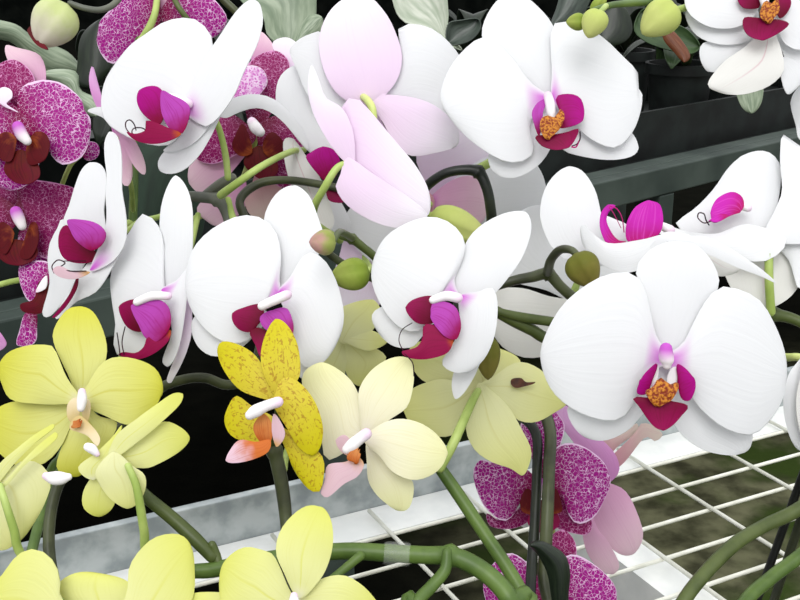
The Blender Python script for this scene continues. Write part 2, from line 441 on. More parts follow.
DEF = {'petal': 0.0, 'dorsal_sepal': 0.006, 'lateral_sepal': 0.007, 'sepal': .005}
class Flower:
    def __init__(s, plant, label, c, Z, g):
        s.P = plant; s.c = c; s.Z = Z; s.g = g
        s.org = at(c[0], c[1], Z)
        s.o = empty('flower', s.org, plant.o, plant.loc); s.o['label'] = label
        s.i = 0
    def d(s, x, y): return s.Z + (s.g[0] * (x - s.c[0]) + s.g[1] * (y - s.c[1])) / F * s.Z
    def part(s, name, mat, outline, z=None, tip=None, dt=0.003, bow=-0.004, cup=0.003, side=0.0, ruf=0.0007, thick=.0007, lab=None):
        if z is None: z = DEF.get(name, 0.0)
        s.i += 1; ph = s.i * 1.7
        P = pts_(outline)
        xs = [p[0] for p in P]; ys = [p[1] for p in P]
        far_ = max(math.dist(P[0], p) for p in P); area = abs(sum(a[0] * b[1] - b[0] * a[1] for a, b in zip(P, P[1:] + P[:1]))) / 2
        wide = area / max(far_, 1) * s.Z / F                 # mean width in metres
        k = min(1.0, wide / .034); cup *= k * .8; bow *= min(1.0, far_ * s.Z / F / .04) * .8; ruf *= min(1.0, wide / .02)
        if name in ('petal', 'dorsal_sepal', 'lateral_sepal') and far_ > 40:
            gx_, gy_ = sum(xs) / len(xs) - P[0][0], sum(ys) / len(ys) - P[0][1]; gl = math.hypot(gx_, gy_) or 1
            P[0] = (P[0][0] - gx_ / gl * 6, P[0][1] - gy_ / gl * 6)
        outline = P
        def dep(x, y, t, q):
            e = math.sin(math.pi * t)
            return (s.d(x, y) + z + dt * t ** 1.5 + bow * e + cup * q * q * e + side * q * e
                    + ruf * math.sin(11 * t + ph + q) * abs(q) ** 2.5 * e ** .4)
        o = blade(name, mat, outline, dep, s.o, s.org, tip, thick)
        if lab: o['label'] = lab
        return o
    def petal(s, mat, outline, **k): return s.part('petal', mat, outline, **k)
    def sepal(s, mat, outline, **k): return s.part('lateral_sepal', mat, outline, **k)
    def dorsal(s, mat, outline, **k): return s.part('dorsal_sepal', mat, outline, **k)
    def lobe(s, mat, outline, z=-.010, **k):
        k = dict(dict(bow=-.002, cup=.0022, dt=-.001, ruf=.0003, thick=.0006), **k)
        return s.part('lip_side_lobe', mat, outline, z=z, **k)
    def lip(s, mat, outline, z=-.012, **k):
        k = dict(dict(bow=-.002, cup=.003, dt=-.003, ruf=.0003, thick=.0006), **k)
        return s.part('lip', mat, outline, z=z, **k)
    def callus(s, mat, outline, z=-.011, **k):
        k = dict(dict(bow=-.005, cup=.003, dt=0, ruf=.0012, thick=.002), **k)
        return s.part('callus', mat, outline, z=z, **k)
    def tube(s, name, mat, path, z=-.012, sides=8):
        "path: (px, py, radius px[, extra depth])"
        q = [(p[0], p[1], s.d(p[0], p[1]) + z + (p[3] if len(p) > 3 else 0), p[2]) for p in path]
        return tube(name, mat, q, s.o, s.org, 6, sides)
    def column(s, path, mat='column', z=-.014): return s.tube('column', mat, path, z, 12)
    def tendril(s, path, mat='tendril', r=.65, z=-.016): return s.tube('tendril', mat, [(x, y, r) for x, y in path], z, 6)
    def pedicel(s, path, mat='pedicel'):
        "path: (px, py, Z, r px) from the back of the flower to the stem"
        return tube('pedicel', mat, path, s.o, s.org, 6, 10)

# ================================================================ light
wd = bpy.data.worlds.new('greenhouse_daylight'); sc.world = wd; wd.use_nodes = True
wt = wd.node_tree; wt.nodes.clear()
wo = wt.nodes.new('ShaderNodeOutputWorld'); wb = wt.nodes.new('ShaderNodeBackground')
tc = wt.nodes.new('ShaderNodeTexCoord'); sx = wt.nodes.new('ShaderNodeSeparateXYZ'); mr = wt.nodes.new('ShaderNodeMapRange')
wt.links.new(tc.outputs['Generated'], sx.inputs[0]); wt.links.new(sx.outputs[2], mr.inputs[0])
mr.inputs[1].default_value = -0.25; mr.inputs[2].default_value = 0.75; mr.inputs[3].default_value = 0.7; mr.inputs[4].default_value = 1.35
wb.inputs[0].default_value = (0.97, 0.985, 1.0, 1)
wt.links.new(mr.outputs[0], wb.inputs[1]); wt.links.new(wb.outputs[0], wo.inputs[0])
sd = bpy.data.lights.new('sun', 'SUN'); sd.energy = 1.6; sd.angle = math.radians(35); sd.color = (1.0, 0.99, 0.97)
so = bpy.data.objects.new('sun', sd); COL.objects.link(so); so.location = (0, 0, 4)
so.rotation_euler = (math.radians(44), math.radians(-8), 0)
sc.view_settings.view_transform = 'Standard'; sc.view_settings.look = 'None'
sc.view_settings.gamma = 1.0; sc.view_settings.use_curve_mapping = False
sc.view_settings.exposure = 0.0
sc.cycles.use_denoising = True

# ================================================================ floor
s = NT('greenhouse_ground'); t = s.n('ShaderNodeTexCoord'); sp = s.n('ShaderNodeSeparateXYZ'); s.l(t.outputs['Object'], sp.inputs[0])
n1 = s.noise(t.outputs['Object'], 3.0, 6.0); n2 = s.noise(t.outputs['Object'], 14.0, 5.0)
olive_mask = s.ramp(s.math('ADD', sp.outputs[0], s.math('MULTIPLY', n1, 0.5)), 0.15, 0.75)  # olive to the right, black left and rear: aisle shade painted as ground colour
olive_mask = s.math('MULTIPLY', olive_mask, s.ramp(sp.outputs[1], 3.4, 2.2))
dark = s.mix(n2, lin(8, 9, 8), lin(22, 22, 18)); olive = s.mix(s.ramp(n2, .3, .7), lin(54, 54, 40), lin(104, 104, 80))
grn = s.mix(s.ramp(n1, .5, .62), olive, lin(52, 66, 30))
M['ground'] = s.finish(s.mix(olive_mask, dark, grn), .95, .0, height=n2, bump=.4, bdist=.02)
bm = bmesh.new(); box_geo(bm, -14, 14, -3, 26, -0.05, 0.0)
fl = bm_obj('floor', bm, 'ground'); fl['kind'] = 'structure'
bm = bmesh.new(); box_geo(bm, -14, 14, 14, 14.2, 0, 3.2); wl = bm_obj('wall_back', bm, 'night'); wl['kind'] = 'structure'

# ================================================================ near bench
RA = Matrix.Rotation(-ALPHA, 3, 'Z')
P1_ = on_plane(380, 505, BENCH)
b1 = empty('greenhouse_bench', (P1_.x, P1_.y, 0)); b1.rotation_euler.z = ALPHA
b1['label'] = 'near greenhouse bench with grey angle edge and cream wire mesh top'; b1['category'] = 'bench'
def loc1(px, py, z):
    q = on_plane(px, py, z) - P1_; q.z = 0
    return RA @ q
B = BENCH
bm = bmesh.new(); box_geo(bm, -1.7, 2.2, 0, .008, B - .004, B + .037); bm_obj('edge_rail', bm, 'zinc', b1, bevel=.001)
bm = bmesh.new(); box_geo(bm, -1.7, 2.2, -.042, -.0002, B - .004, B - .0004); bm_obj('rail_flange', bm, 'zinc_sunlit', b1, bevel=.0008)
bm = bmesh.new(); box_geo(bm, -1.7, 2.2, -1.05, -1.046, B - .004, B + .037); bm_obj('edge_rail', bm, 'zinc', b1, bevel=.001)
bm = bmesh.new(); box_geo(bm, -1.7, 2.2, -1.0458, -1.004, B - .004, B - .0004); bm_obj('rail_flange', bm, 'zinc_sunlit', b1, bevel=.0008)
cb = loc1(655, 568, B - .006)
for x0 in (cb.x, cb.x - 1.3, cb.x + 1.25):
    bm = bmesh.new(); box_geo(bm, x0 - .018, x0 + .018, -1.0455, -.0005, B - .0105, B - .0060); box_geo(bm, x0 - .018, x0 - .015, -1.0455, -.0005, B - .045, B - .0105)
    bm_obj('cross_member', bm, 'zinc_sunlit', b1)
for x0 in (-1.5, 2.0):
    for y0 in (-1.0, -.06):
        bm = bmesh.new(); box_geo(bm, x0 - .02, x0 + .02, y0 - .02, y0 + .02, 0, B - .0065); bm_obj('leg', bm, 'zinc', b1, bevel=.003)
wc = loc1(675, 488, B + .002)
bm = bmesh.new()
def rod(bm, a, b, r, sides=8):
    a = Vector(a); b = Vector(b); d = (b - a).normalized(); u = d.orthogonal().normalized(); v = d.cross(u)
    R = [[bm.verts.new(p + (u * math.cos(2 * math.pi * k / sides) + v * math.sin(2 * math.pi * k / sides)) * r) for k in range(sides)] for p in (a, b)]
    for k in range(sides): bm.faces.new((R[0][k], R[0][(k + 1) % sides], R[1][(k + 1) % sides], R[1][k]))
    bm.faces.new(R[0][::-1]); bm.faces.new(R[1])
SX, SY, RW = 0.084, 0.042, 0.0017
y = wc.y
while y - SY > -1.03: y -= SY
while y < -.010:
    rod(bm, (-1.68, y, B + .0015), (2.18, y, B + .0015), RW); y += SY
x = wc.x
while x - SX > -1.65: x -= SX
while x < 2.17:
    rod(bm, (x, -1.04, B + .0046), (x, -.012, B + .0046), RW); x += SX
bm_obj('wire_mesh', bm, 'wire', b1, True)
WTOP = B + .0066

# ================================================================ far bench
P2_ = on_plane(620, 192, B - .005)
b2 = empty('greenhouse_bench', (P2_.x, P2_.y, 0)); b2.rotation_euler.z = BETA; RB = Matrix.Rotation(-BETA, 3, 'Z')
b2['label'] = 'far dark green steel bench carrying black pots, behind the flowers'; b2['category'] = 'bench'
bm = bmesh.new(); box_geo(bm, -1.9, 1.9, 0, .03, B - .033, B + .022); bm_obj('edge_rail', bm, 'bench_green', b2, bevel=.003)
bm = bmesh.new(); box_geo(bm, -1.9, 1.9, .031, .07, B + .004, B + .022); bm_obj('rail_ledge', bm, 'bench_green', b2, bevel=.002)
bm = bmesh.new(); box_geo(bm, -1.9, 1.9, .071, 1.25, B - .02, B + .004); bm_obj('bench_top', bm, 'pot', b2)
q2 = RB @ (on_plane(681, 205, B - .05) - P2_)
bm = bmesh.new(); box_geo(bm, q2.x - .025, q2.x + .025, .002, .06, B - .16, B - .034); bm_obj('bracket', bm, 'bench_green', b2, bevel=.003)
q3 = RB @ (on_plane(300, 270, B - .05) - P2_)
for x0 in (q3.x, q3.x - 1.0, q3.x + 2.3):
    for y0 in (.05, 1.2):
        bm = bmesh.new(); box_geo(bm, x0 - .03, x0 + .03, y0 - .019, y0 + .02, 0, B - .034 if y0 < 1 else B - .021); bm_obj('leg', bm, 'bench_green', b2, bevel=.003)
def far(x, y, z): return Vector((P2_.x, P2_.y, 0)) + Matrix.Rotation(BETA, 3, 'Z') @ Vector((x, y, z))
tr = empty('plant_tray', far(0, 0, B + .004)); tr.rotation_euler.z = BETA
tr['label'] = 'long black tray holding the row of pots on the far bench'; tr['category'] = 'tray'
bm = bmesh.new()
box_geo(bm, -1.6, 1.5, .14, .62, .0002, .006); box_geo(bm, -1.6, 1.5, .13, .14, .0002, .10); box_geo(bm, -1.6, 1.5, .62, .63, .0002, .10)
box_geo(bm, -1.61, -1.6, .13, .63, .0002, .10); box_geo(bm, 1.5, 1.51, .13, .63, .0002, .10)
bm_obj('tray_body', bm, 'pot', tr)

FARLAB = ['potted leafy orchid without blooms at the far left end of the row of black pots',
 'potted grey-leaved orchid behind the pale bud at top left', 'potted dark-leaved orchid behind the netted magenta blooms at the top left',
 'potted orchid with broad pale leaves, above the back-turned pinkish bloom', 'potted orchid with whitish leaves, left of the big white bloom at the top',
 'potted slate-leaved orchid behind the big white bloom at the top', 'black-potted orchid with green and rusty leaves, in the clear gap at upper right',
 'black-potted orchid mostly hidden behind the cream-sepalled bloom at top right', 'potted orchid at the right end of the far row, behind the top right bloom']
fx = [-1.38, -1.08, -.82, -.55, -.28, .0, .56, .86, 1.15]
pal = ['leaf_dark', 'leaf_grey', 'leaf_slate', 'leaf_grey', 'leaf_pale', 'leaf_slate', 'leaf', 'leaf_dark', 'leaf_dark']
farp = []
for i, x0 in enumerate(fx):
    p = Plant('potted_orchid', FARLAB[i], far(x0, .26 + .05 * (i % 2), B + .0104), 'pots of orchids on the far bench')
    p.pot(.076, .162)
    for k in range(5):
        a = BETA + 1.15 * k + .5 * (i % 3) + random.uniform(-.25, .25)
        p.leaf3(a, random.uniform(.12, .16), random.uniform(.055, .075), random.uniform(.05, .10), random.uniform(.04, .09),
                pal[i] if k % 2 else ('leaf_dark' if i in (0, 2, 5, 6, 7, 8) else 'leaf_slate'))
    farp.append(p)
fx2 = [-1.25, -.97, -.69, -.41, -.13, .15, .43, .71, .99, 1.27]
for i, x0 in enumerate(fx2):
    p = Plant('potted_orchid', 'dim dark-leaved potted orchid in the back row of the far bench', far(x0, .535, B + .0104), 'dark orchids in the back row of the far bench')
    p.pot(.076, .162)
    for k in range(6):
        p.leaf3(1.05 * k + .3 * i, random.uniform(.12, .15), random.uniform(.06, .08), random.uniform(.07, .15), random.uniform(.02, .07), 'leaf_dark')
# leaves that show between the blooms
farp[1].blade('leaf', 'leaf_grey', '82,72 72,75 48,74 30,60 12,42 -14,36 -16,20 14,24 30,35 50,44 70,54', 1.60, thick=.002, dz=-.1, cup=.01)
farp[1].blade('leaf', 'leaf_dark', '92,88 78,84 78,62 82,36 100,20 112,24 112,60 108,72', 1.56, thick=.002, cup=.01)
farp[1].blade('leaf', 'leaf_grey', '96,116 84,112 66,90 44,76 52,70 76,72 80,90 98,100', 1.50, thick=.002, cup=.01)
farp[3].blade('leaf', 'leaf_grey', '288,48 268,36 262,15 240,0 240,-24 310,-24 316,6 314,24 300,40', 1.76, thick=.002, cup=-.012)
farp[3].blade('leaf', 'leaf_grey', '296,44 300,28 310,15 322,18 320,32 306,40', 1.72, thick=.002, cup=.005)
farp[4].blade('leaf', 'leaf_pale', '462,50 440,40 424,28 404,22 394,6 394,-22 440,-20 448,10 448,32', 1.92, thick=.002, cup=-.012)
farp[4].blade('leaf', 'leaf_slate', '448,44 448,24 462,20 478,19 480,30 468,42', 1.86, thick=.002, cup=-.01)
farp[5].blade('leaf', 'leaf_slate', '552,26 556,10 566,-14 592,-14 584,14 572,24', 2.08, thick=.002, cup=.01)
farp[6].blade('leaf', 'leaf', '640,12 652,8 668,20 688,30 700,46 690,54 668,50 646,42 634,30', 2.42, tip=4, thick=.002, cup=-.012)
farp[6].blade('leaf', 'leaf_rust', '662,26 672,30 684,44 690,56 684,62 674,52 664,40', 2.36, thick=.002, cup=.006)
farp[6].blade('leaf', 'leaf_dark', '600,44 604,14 616,4 628,12 632,32 620,44', 2.36, thick=.002, cup=.006)
farp[7].blade('leaf', 'leaf_grey', '750,52 762,74 762,100 752,113 740,104 734,76', 2.36, thick=.002, cup=.006)


# ================================================================ near plants
def near(name, label, x, y, group=None, leafmat='leaf', n=4):
    p = Plant(name, label, (x, y, WTOP), group); p.pot(.05, .108)
    for k in range(n):
        p.leaf3(k * 2 * math.pi / n + math.pi / 4, .066, .036, .012, .04, leafmat)
    return p
GW, GY, GP = 'white orchid plants on the mesh bench', 'yellow orchid plants on the mesh bench', 'magenta netted orchid plants on the mesh bench'
A = near('white_orchid', 'white orchid whose sideways blooms with curled dark tendrils fill the left, above the yellow ones', -.12, .44, GW)
Bp = near('white_orchid', 'white orchid at centre with two green buds and a tendrilled bloom over pale yellow petals', 0, .44, GW)
C = near('white_orchid', 'white orchid at right with the largest front-facing bloom and pink lips lying sideways above it', .17, .31, GW)
D = near('white_orchid', 'white orchid with the big bloom at top centre on an arching dark stem', .05, .31, GW)
E = near('white_orchid', 'cream-white orchid cut by the top right corner, with yellow-green buds on its stem', .24, .44, GW)
Fp = near('spotted_orchid', 'magenta net-patterned orchid at the left edge with a pale closed bud on top', -.36, .44, GP)
G = near('spotted_orchid', 'magenta net-patterned orchid mostly hidden behind the upper left white blooms', -.24, .44, GP)
H = near('spotted_orchid', 'magenta net-patterned orchid at lower centre above the wire mesh, behind two dark stems', .12, .44, GP)
I = near('yellow_orchid', 'clear yellow orchid filling the lower left corner with five plain blooms', -.01, .19, GY)
J = near('yellow_orchid', 'deep yellow orchid with brown flecks and an orange lip, on a dark stem', -.07, .31, GY)
K = near('yellow_orchid', 'pale creamy yellow orchid at bottom centre, one bloom turned away with a brown blemish', .11, .19, GY)

# ---- A: white blooms at left
f = A.flower('white bloom at upper left, facing left, crimson lip', (188, 100), .55, (-.35, -.1))
f.petal('white_blush', '190,104 206,72 212,56 212,38 200,22 185,18 165,22 145,35 130,46 115,65 106,80 102,95 102,112 108,124 122,134 140,142 160,146 176,140', tip=9, cup=.004, dt=.010)
f.petal('white_blush', '188,106 191,88 204,60 220,36 236,12 250,0 259,4 263,20 259,40 252,56 244,72 236,92 226,108 214,122 204,126', z=-.002, dt=.004)
f.sepal('white', '186,112 160,128 140,140 120,132 104,118 88,111 98,107 110,108 150,104', z=.016, tip=5)
f.sepal('white', '188,112 180,136 168,148 159,160 160,170 170,174 184,170 198,157 208,142 216,126 222,108 206,100', z=.004, tip=4)
f.sepal('white', '192,112 176,138 164,150 172,152 186,148 200,138 212,120 206,106', z=.001, tip=2)
f.lobe('lip_bright', '160,124 150,120 141,111 137,100 140,90 152,86 161,89 165,100 165,112', z=-.006)
f.lobe('lip_pale', '182,133 172,131 165,121 161,108 162,91 172,95 184,101 190,108 188,122', z=-.014)
f.lip('lip_mid', '181,134 166,127 154,122 146,121 146,130 136,134 127,132 135,140 150,144 166,142', z=-.015)
f.tendril([(131, 135), (126, 128), (126, 122), (130, 120), (134, 124), (136, 130)])
f.tendril([(133, 136), (132, 131), (135, 128), (142, 128), (147, 131)])
f.column([(188, 104, 5), (178, 100, 5), (170, 97, 4)], z=-.006)
f.pedicel([(200, 104, .57, 2.6), (214, 118, .592, 3), (221, 135, .595, 3.2), (226, 158, .595, 3.4), (228, 178, .595, 3.4)])
f = A.flower('half-hidden white bloom behind the upper left ones, magenta lip', (310, 150), .61, (.1, 0))
f.petal('white', '303,146 285,124 270,112 256,108 240,112 226,118 218,114 226,102 244,95 262,95 278,102 292,116 304,132', tip=6, cup=.002)
f.petal('white', '312,148 290,130 278,112 276,90 282,74 296,66 308,76 320,104 334,136 342,154', tip=5, z=.002)
f.sepal('white_cream', '296,146 310,162 322,182 330,204 334,224 322,232 308,214 296,196 288,176 284,156 284,140', tip=5)
f.lobe('lip_bright', '327,182 316,172 306,158 310,153 322,147 334,150 340,162 336,176', z=-.008)
f.lip('lip_deep', '326,182 334,184 338,193 344,201 338,203 328,199', z=-.006)
f.pedicel([(304, 150, .64, 3), (290, 152, .60, 3.2), (262, 166, .57, 3.6), (236, 184, .57, 4), (221, 195, .58, 4.4)])
f = A.flower('narrow white bloom seen from the side at left edge of the white group', (102, 238), .53, (-.45, 0))
f.petal('white', '102,226 104,210 106,190 106,174 100,164 90,163 82,170 76,184 70,204 64,224 82,232', z=.010, tip=5)
f.petal('white', '98,236 66,218 57,230 50,244 48,262 50,284 43,313 52,315 70,292 86,262', z=.014, tip=6)
f.petal('white_blush', '92,264 104,236 107,216 106,196 107,176 105,158 105,142 110,132 117,136 121,150 122,166 122,190 126,216 126,240 118,256 106,266', z=-.006, tip=7, cup=0, bow=-.002)
f.sepal("white", "112,244 96,256 84,268 70,290 56,316 62,317 76,302 96,292 110,272 122,246", z=-.002, tip=4)
f.sepal('lip_deep', '75,282 70,294 60,308 53,317 57,316 68,304 77,288', z=-.008, tip=3, ruf=0, lab='dark magenta sliver between two white sepals')
f.lobe('lip_deep', '95,252 92,262 76,263 64,258 59,246 60,232 67,225 79,236', z=-.006, tip=4)
f.lobe('lip_pale', '90,250 77,241 71,231 68,220 84,220 98,224 106,234 101,246', z=-.014)
f.lip('lip_pinkwhite', '90,272 72,271 60,266 53,270 60,277 76,279', z=-.014)
f.tendril([(54, 273), (52, 266), (58, 260), (65, 263), (60, 268), (70, 271), (86, 271)])
f.tendril([(62, 261), (72, 261), (86, 261)], r=.5)
f.pedicel([(120, 236, .535, 3), (140, 222, .58, 3), (162, 216, .60, 3), (185, 205, .60, 3)])
f = A.flower('white bloom with two drooping finger-like sepals, above the yellow bloom', (158, 296), .52, (-.35, -.05))
f.petal('white_blush', '156,296 162,270 164,244 157,224 143,214 130,232 118,252 111,278 113,305 116,325 114,345 121,357 142,356 160,346 168,330 165,310', tip=7, z=.004)
f.dorsal('white', '166,298 160,280 160,244 160,222 162,204 168,186 176,176 186,186 192,205 193,232 192,258 188,280 186,296', z=.006, tip=6)
f.petal('white_blush', '164,296 169,312 172,332 165,352 163,362 168,366 174,360 180,344 184,320 188,290 190,266 178,280', z=-.004, tip=5)
f.sepal('white_pink', '178,298 182,330 178,350 171,368 167,380 171,382 180,367 188,348 192,328 191,296 186,280', z=.006, tip=5)
f.lobe('lip_deep', '143,331 134,331 125,324 119,308 127,301 137,300 134,311 140,323', z=-.004, tip=3)
f.lobe('lip_pale', '166,334 155,342 145,337 139,325 133,313 132,305 144,301 160,300 169,308 171,323', z=-.013, tip=5)
f.lip('lip_mid', '170,330 169,340 158,351 144,358 131,359 119,355 124,352 136,353 144,347 148,337 158,340', z=-.012, tip=5)
f.tendril([(120, 355), (119, 346), (117, 333)]); f.tendril([(124, 354), (122, 342), (125, 327)])
f.column([(168, 296, 4), (152, 296, 4.5), (137, 302, 4)], z=-.015)
f.pedicel([(178, 292, .545, 3), (190, 250, .585, 3), (198, 215, .6, 3)])
f = A.flower('white bloom at centre left, above the brown-flecked yellow one', (277, 296), .50, (-.12, -.12))
f.dorsal('white', '282,294 277,264 272,238 264,222 270,203 281,190 295,186 309,196 318,217 324,240 314,262 300,282')
f.petal('white_blush', '276,297 279,280 281,256 276,232 261,218 240,216 217,226 200,240 190,257 186,287 192,310 207,331 227,343 247,341 259,326 264,308', tip=9, cup=.004)
f.petal('white_blush', '284,296 290,278 306,254 322,258 335,278 343,307 342,328 333,349 322,363 306,368 297,354 292,326', tip=7, z=-.002, cup=.005)
f.sepal('white', '262,316 246,344 228,354 212,356 198,346 192,328 198,314 230,300', tip=5)
f.sepal('white', '286,308 292,330 300,356 312,372 302,378 290,360 280,330', tip=4)
f.lobe('lip_deep', '258,324 250,332 240,330 233,322 233,313 243,308 260,304 264,314', z=-.008, tip=4)
f.lobe('lip_pale', '288,338 276,334 264,328 260,318 268,312 286,308 293,322 293,334', z=-.012, tip=4)
f.lip('lip_deep', '258,328 250,333 256,346 260,356 268,352 272,336', z=-.008, tip=3)
f.column([(287, 295, 5), (275, 300, 5), (262, 306, 4.5)], z=-.018)
f.pedicel([(282, 290, .52, 3), (260, 260, .57, 3), (236, 225, .59, 3.5), (228, 200, .595, 3.5)])
f = A.flower('pinkish half-open bloom with pointed tips, under the upper left bloom', (118, 130), .585, (0, 0))
f.sepal('white_rose', '114,132 118,150 121,180 128,186 132,174 130,152 124,134', z=.004, tip=4)
f.sepal('white_rose', '116,130 124,146 134,166 144,175 145,166 140,150 130,134', z=0, tip=4)
f.sepal('pink_back', '100,108 93,98 89,80 92,66 96,78 100,92 104,104', z=0, tip=4)
f.pedicel([(118, 130, .585, 2), (124, 160, .60, 2), (131, 185, .63, 2.4), (133, 210, .668, 2.6)])
A.stem([(345, 190, .60, 4), (318, 184, .605, 4), (285, 180, .61, 4), (258, 184, .61, 4.4), (240, 200, .605, 4.4), (246, 222, .60, 4.4), (255, 262, .6, 5), (262, 330, .585, 5),
        (250, 375, .58, 5), (228, 385, .575, 5), (205, 378, .57, 5), (182, 380, .57, 5), (158, 390, .57, 5), (128, 420, .57, 5), (96, 446, .56, 5), (58, 486, .55, 5.5), (50, 560, .54, 6), (80, 650, .53, 6), (A.top(0, 0), .003)], 'stem_dark')
A.stem([(185, 196, .60, 5), (200, 197, .60, 5.5), (218, 200, .595, 6), (227, 214, .595, 5.5), (232, 235, .595, 5), (246, 260, .6, 5)], 'stem_grey', node=(2,))
A.stem([(232, 178, .597, 5), (220, 184, .597, 5), (205, 196, .60, 5)], 'stem_grey')

# ---- B: centre white plant
f = Bp.flower('white bloom at centre, left petal rounded, crimson lip with long tendril', (456, 298), .485, (-.15, -.1))
f.petal('white_blush', '454,298 454,280 462,260 465,242 453,225 433,217 410,222 387,236 375,257 372,280 380,303 393,322 407,331 422,329 428,312 436,299', tip=8, cup=.004)
f.petal('white', '462,298 454,278 466,243 482,225 506,213 526,213 531,230 522,258 505,282 492,296 476,306', tip=5, z=.004)
f.petal('white_blush', '462,302 478,292 492,288 497,300 497,320 493,341 483,360 467,372 451,371 442,362 452,346 460,325', tip=7, z=-.006, cup=.003)
f.sepal('white', '468,330 456,364 452,384 455,398 462,395 470,384 478,368 482,350', tip=3)
f.sepal('white', '440,308 424,334 412,347 394,346 380,334 372,316 384,306 410,304', tip=4)
f.lobe('lip_deep', '434,322 420,324 410,317 406,307 415,299 432,296 437,306', z=-.008, tip=3)
f.lobe('lip_pale', '456,339 446,337 437,328 431,317 433,303 446,302 457,309 461,326', z=-.014, tip=3)
f.lip('lip_mid', '453,341 447,353 428,359 410,358 402,352 417,347 423,337 424,325 436,326 448,336', z=-.013, tip=4)
f.tendril([(404, 352), (399, 341), (402, 330), (412, 323)], r=.5); f.tendril([(402, 352), (408, 357), (413, 364), (414, 376)], r=.6)
f.column([(458, 298, 5), (446, 296, 5), (433, 300, 4)], z=-.015)
f.pedicel([(470, 300, .51, 3), (474, 312, .56, 3.4), (474, 340, .595, 3.6), (470, 378, .612, 4)])
f = Bp.flower('pinkish white bloom in side view, seen from behind, at upper centre', (350, 163), .555, (-.1, 0))
f.petal('white_pink', '351,160 340,157 325,136 313,112 308,88 311,66 318,78 326,98 342,108 352,128 355,148', tip=5, z=-.004)
f.petal('white_pink', '352,160 350,134 342,106 356,98 374,116 394,140 413,162 426,184 430,204 425,217 398,212 368,190', tip=8)
f.sepal('white_pink', '351,163 340,176 336,188 346,204 366,218 390,227 413,226 427,215 412,200 388,184 370,172', tip=7, z=-.005, lab='blushed lower sepal with cream base')
f.pedicel([(348, 163, .552, 3.2), (337, 168, .55, 3.6), (326, 185, .55, 4), (314, 208, .56, 4), (316, 224, .58, 4), (340, 240, .6, 4)], 'pedicel')
f = Bp.flower('large pinkish white bloom seen from behind, above centre', (372, 100), .60, (.05, 0))
f.dorsal('white_pink', '371,98 350,102 334,90 323,68 319,40 328,14 346,-2 368,-4 386,14 396,34 402,56 398,78 386,94', z=-.004)
f.petal('white', '374,100 394,78 402,52 398,30 412,24 434,30 453,47 464,66 466,90 452,116 430,112 400,104', tip=8, z=.001)
f.sepal('white_pink', '375,100 400,96 427,102 446,114 458,130 456,146 434,153 412,156 396,146 384,124', tip=5, z=-.004)
f.petal('white', '368,104 344,114 322,112 306,92 298,72 290,52 296,42 308,35 324,33 330,60 346,90', tip=5, z=.004)
f.sepal('white_pink', '370,104 384,126 398,148 386,160 364,140 346,112', tip=3, z=.003)
f.pedicel([(362, 96, .597, 3.5), (368, 101, .588, 4), (373, 112, .585, 4), (374, 140, .585, 4), (380, 180, .59, 4), (400, 200, .60, 4)], 'pedicel_pale')
f = Bp.flower('greyish white bloom deep behind the two green buds', (352, 236), .66, (0, 0))
f.petal('white', '350,236 322,226 306,202 318,186 336,196 348,216', tip=3)
f.petal('white', '352,234 350,208 372,206 396,214 408,240 396,270 372,262', tip=4)
f.sepal('white_pink', '350,238 372,262 384,290 370,316 344,312 334,280 340,254', tip=4)
f.pedicel([(352, 238, .675, 3), (372, 270, .66, 3), (394, 300, .64, 3)])
Bp.bud('bud_blush', (336, 243), (309, 242), 27, .474, [(334, 241, .474, 2.6), (340, 232, .49, 3.6), (352, 238, .54, 3.8)], 'stem_mid', 'blushed green bud, upper of two')
Bp.bud('bud_green', (370, 272), (330, 278), 34, .505, [(368, 270, .505, 3), (376, 267, .545, 3.4), (390, 268, .55, 3.4)], 'pedicel', 'plump green bud, lower of two')
Bp.stem([(324, 250, .55, 4), (340, 262, .555, 4), (358, 272, .56, 4.2), (376, 280, .565, 4.2), (392, 292, .575, 4.6), (420, 330, .60, 5), (470, 380, .615, 5.5), (530, 400, .607, 6), (549, 425, .585, 6.2), (549, 470, .56, 6.2),
         (547, 520, .55, 6.4), (544, 575, .545, 6.8), (540, 640, .53, 7), (Bp.top(), .004)], 'stem_dark', node=())
Bp.stem([(342, 236, .545, 4), (352, 239, .547, 4.6), (364, 248, .55, 4.2), (376, 258, .555, 4.2), (392, 275, .57, 4.4), (400, 300, .585, 4.6)], 'stem_mid', node=(1,))
Bp.bud('bud_olive', (488, 336), (488, 380), 26, .515, [(488, 338, .515, 2.6), (480, 330, .54, 3), (478, 345, .585, 3), (474, 378, .61, 3)], 'stem_dark', 'olive bud half hidden under the centre bloom')

# ---- C: right white plant
f = C.flower('largest white bloom, facing front at right, crimson lip with orange crest', (666, 360), .455, (.02, .04))
f.dorsal('white', '667,354 654,330 649,309 640,284 636,268 650,250 670,242 692,244 709,258 719,280 712,300 697,322 684,344', z=.003)
f.petal('white_blush', '663,360 656,336 650,312 644,288 632,273 606,275 582,288 562,306 547,332 541,356 548,383 563,402 587,416 613,421 628,412 638,390 648,372', tip=9, cup=.004, bow=-.006)
f.petal('white_blush', '671,360 684,342 696,318 708,298 721,287 740,290 760,301 774,324 784,351 786,378 780,404 766,424 750,435 724,428 700,408 684,384', tip=9, cup=.004, bow=-.006)
f.sepal('white', '670,366 668,392 654,404 640,417 628,430 606,440 586,437 572,424 568,406 590,388 630,372 650,362', tip=6)
f.sepal('white', '660,364 663,390 669,412 674,424 684,437 704,450 728,455 744,452 751,444 750,428 726,410 700,388 680,366', tip=7, z=.009)
f.lobe('lip_bright', '651,383 646,394 637,393 640,381 647,371 657,363 655,372 650,378', z=-.008, tip=3)
f.lobe('lip_bright', '678,386 682,399 690,400 695,389 694,379 686,369 677,364 678,376', z=-.008, tip=4)
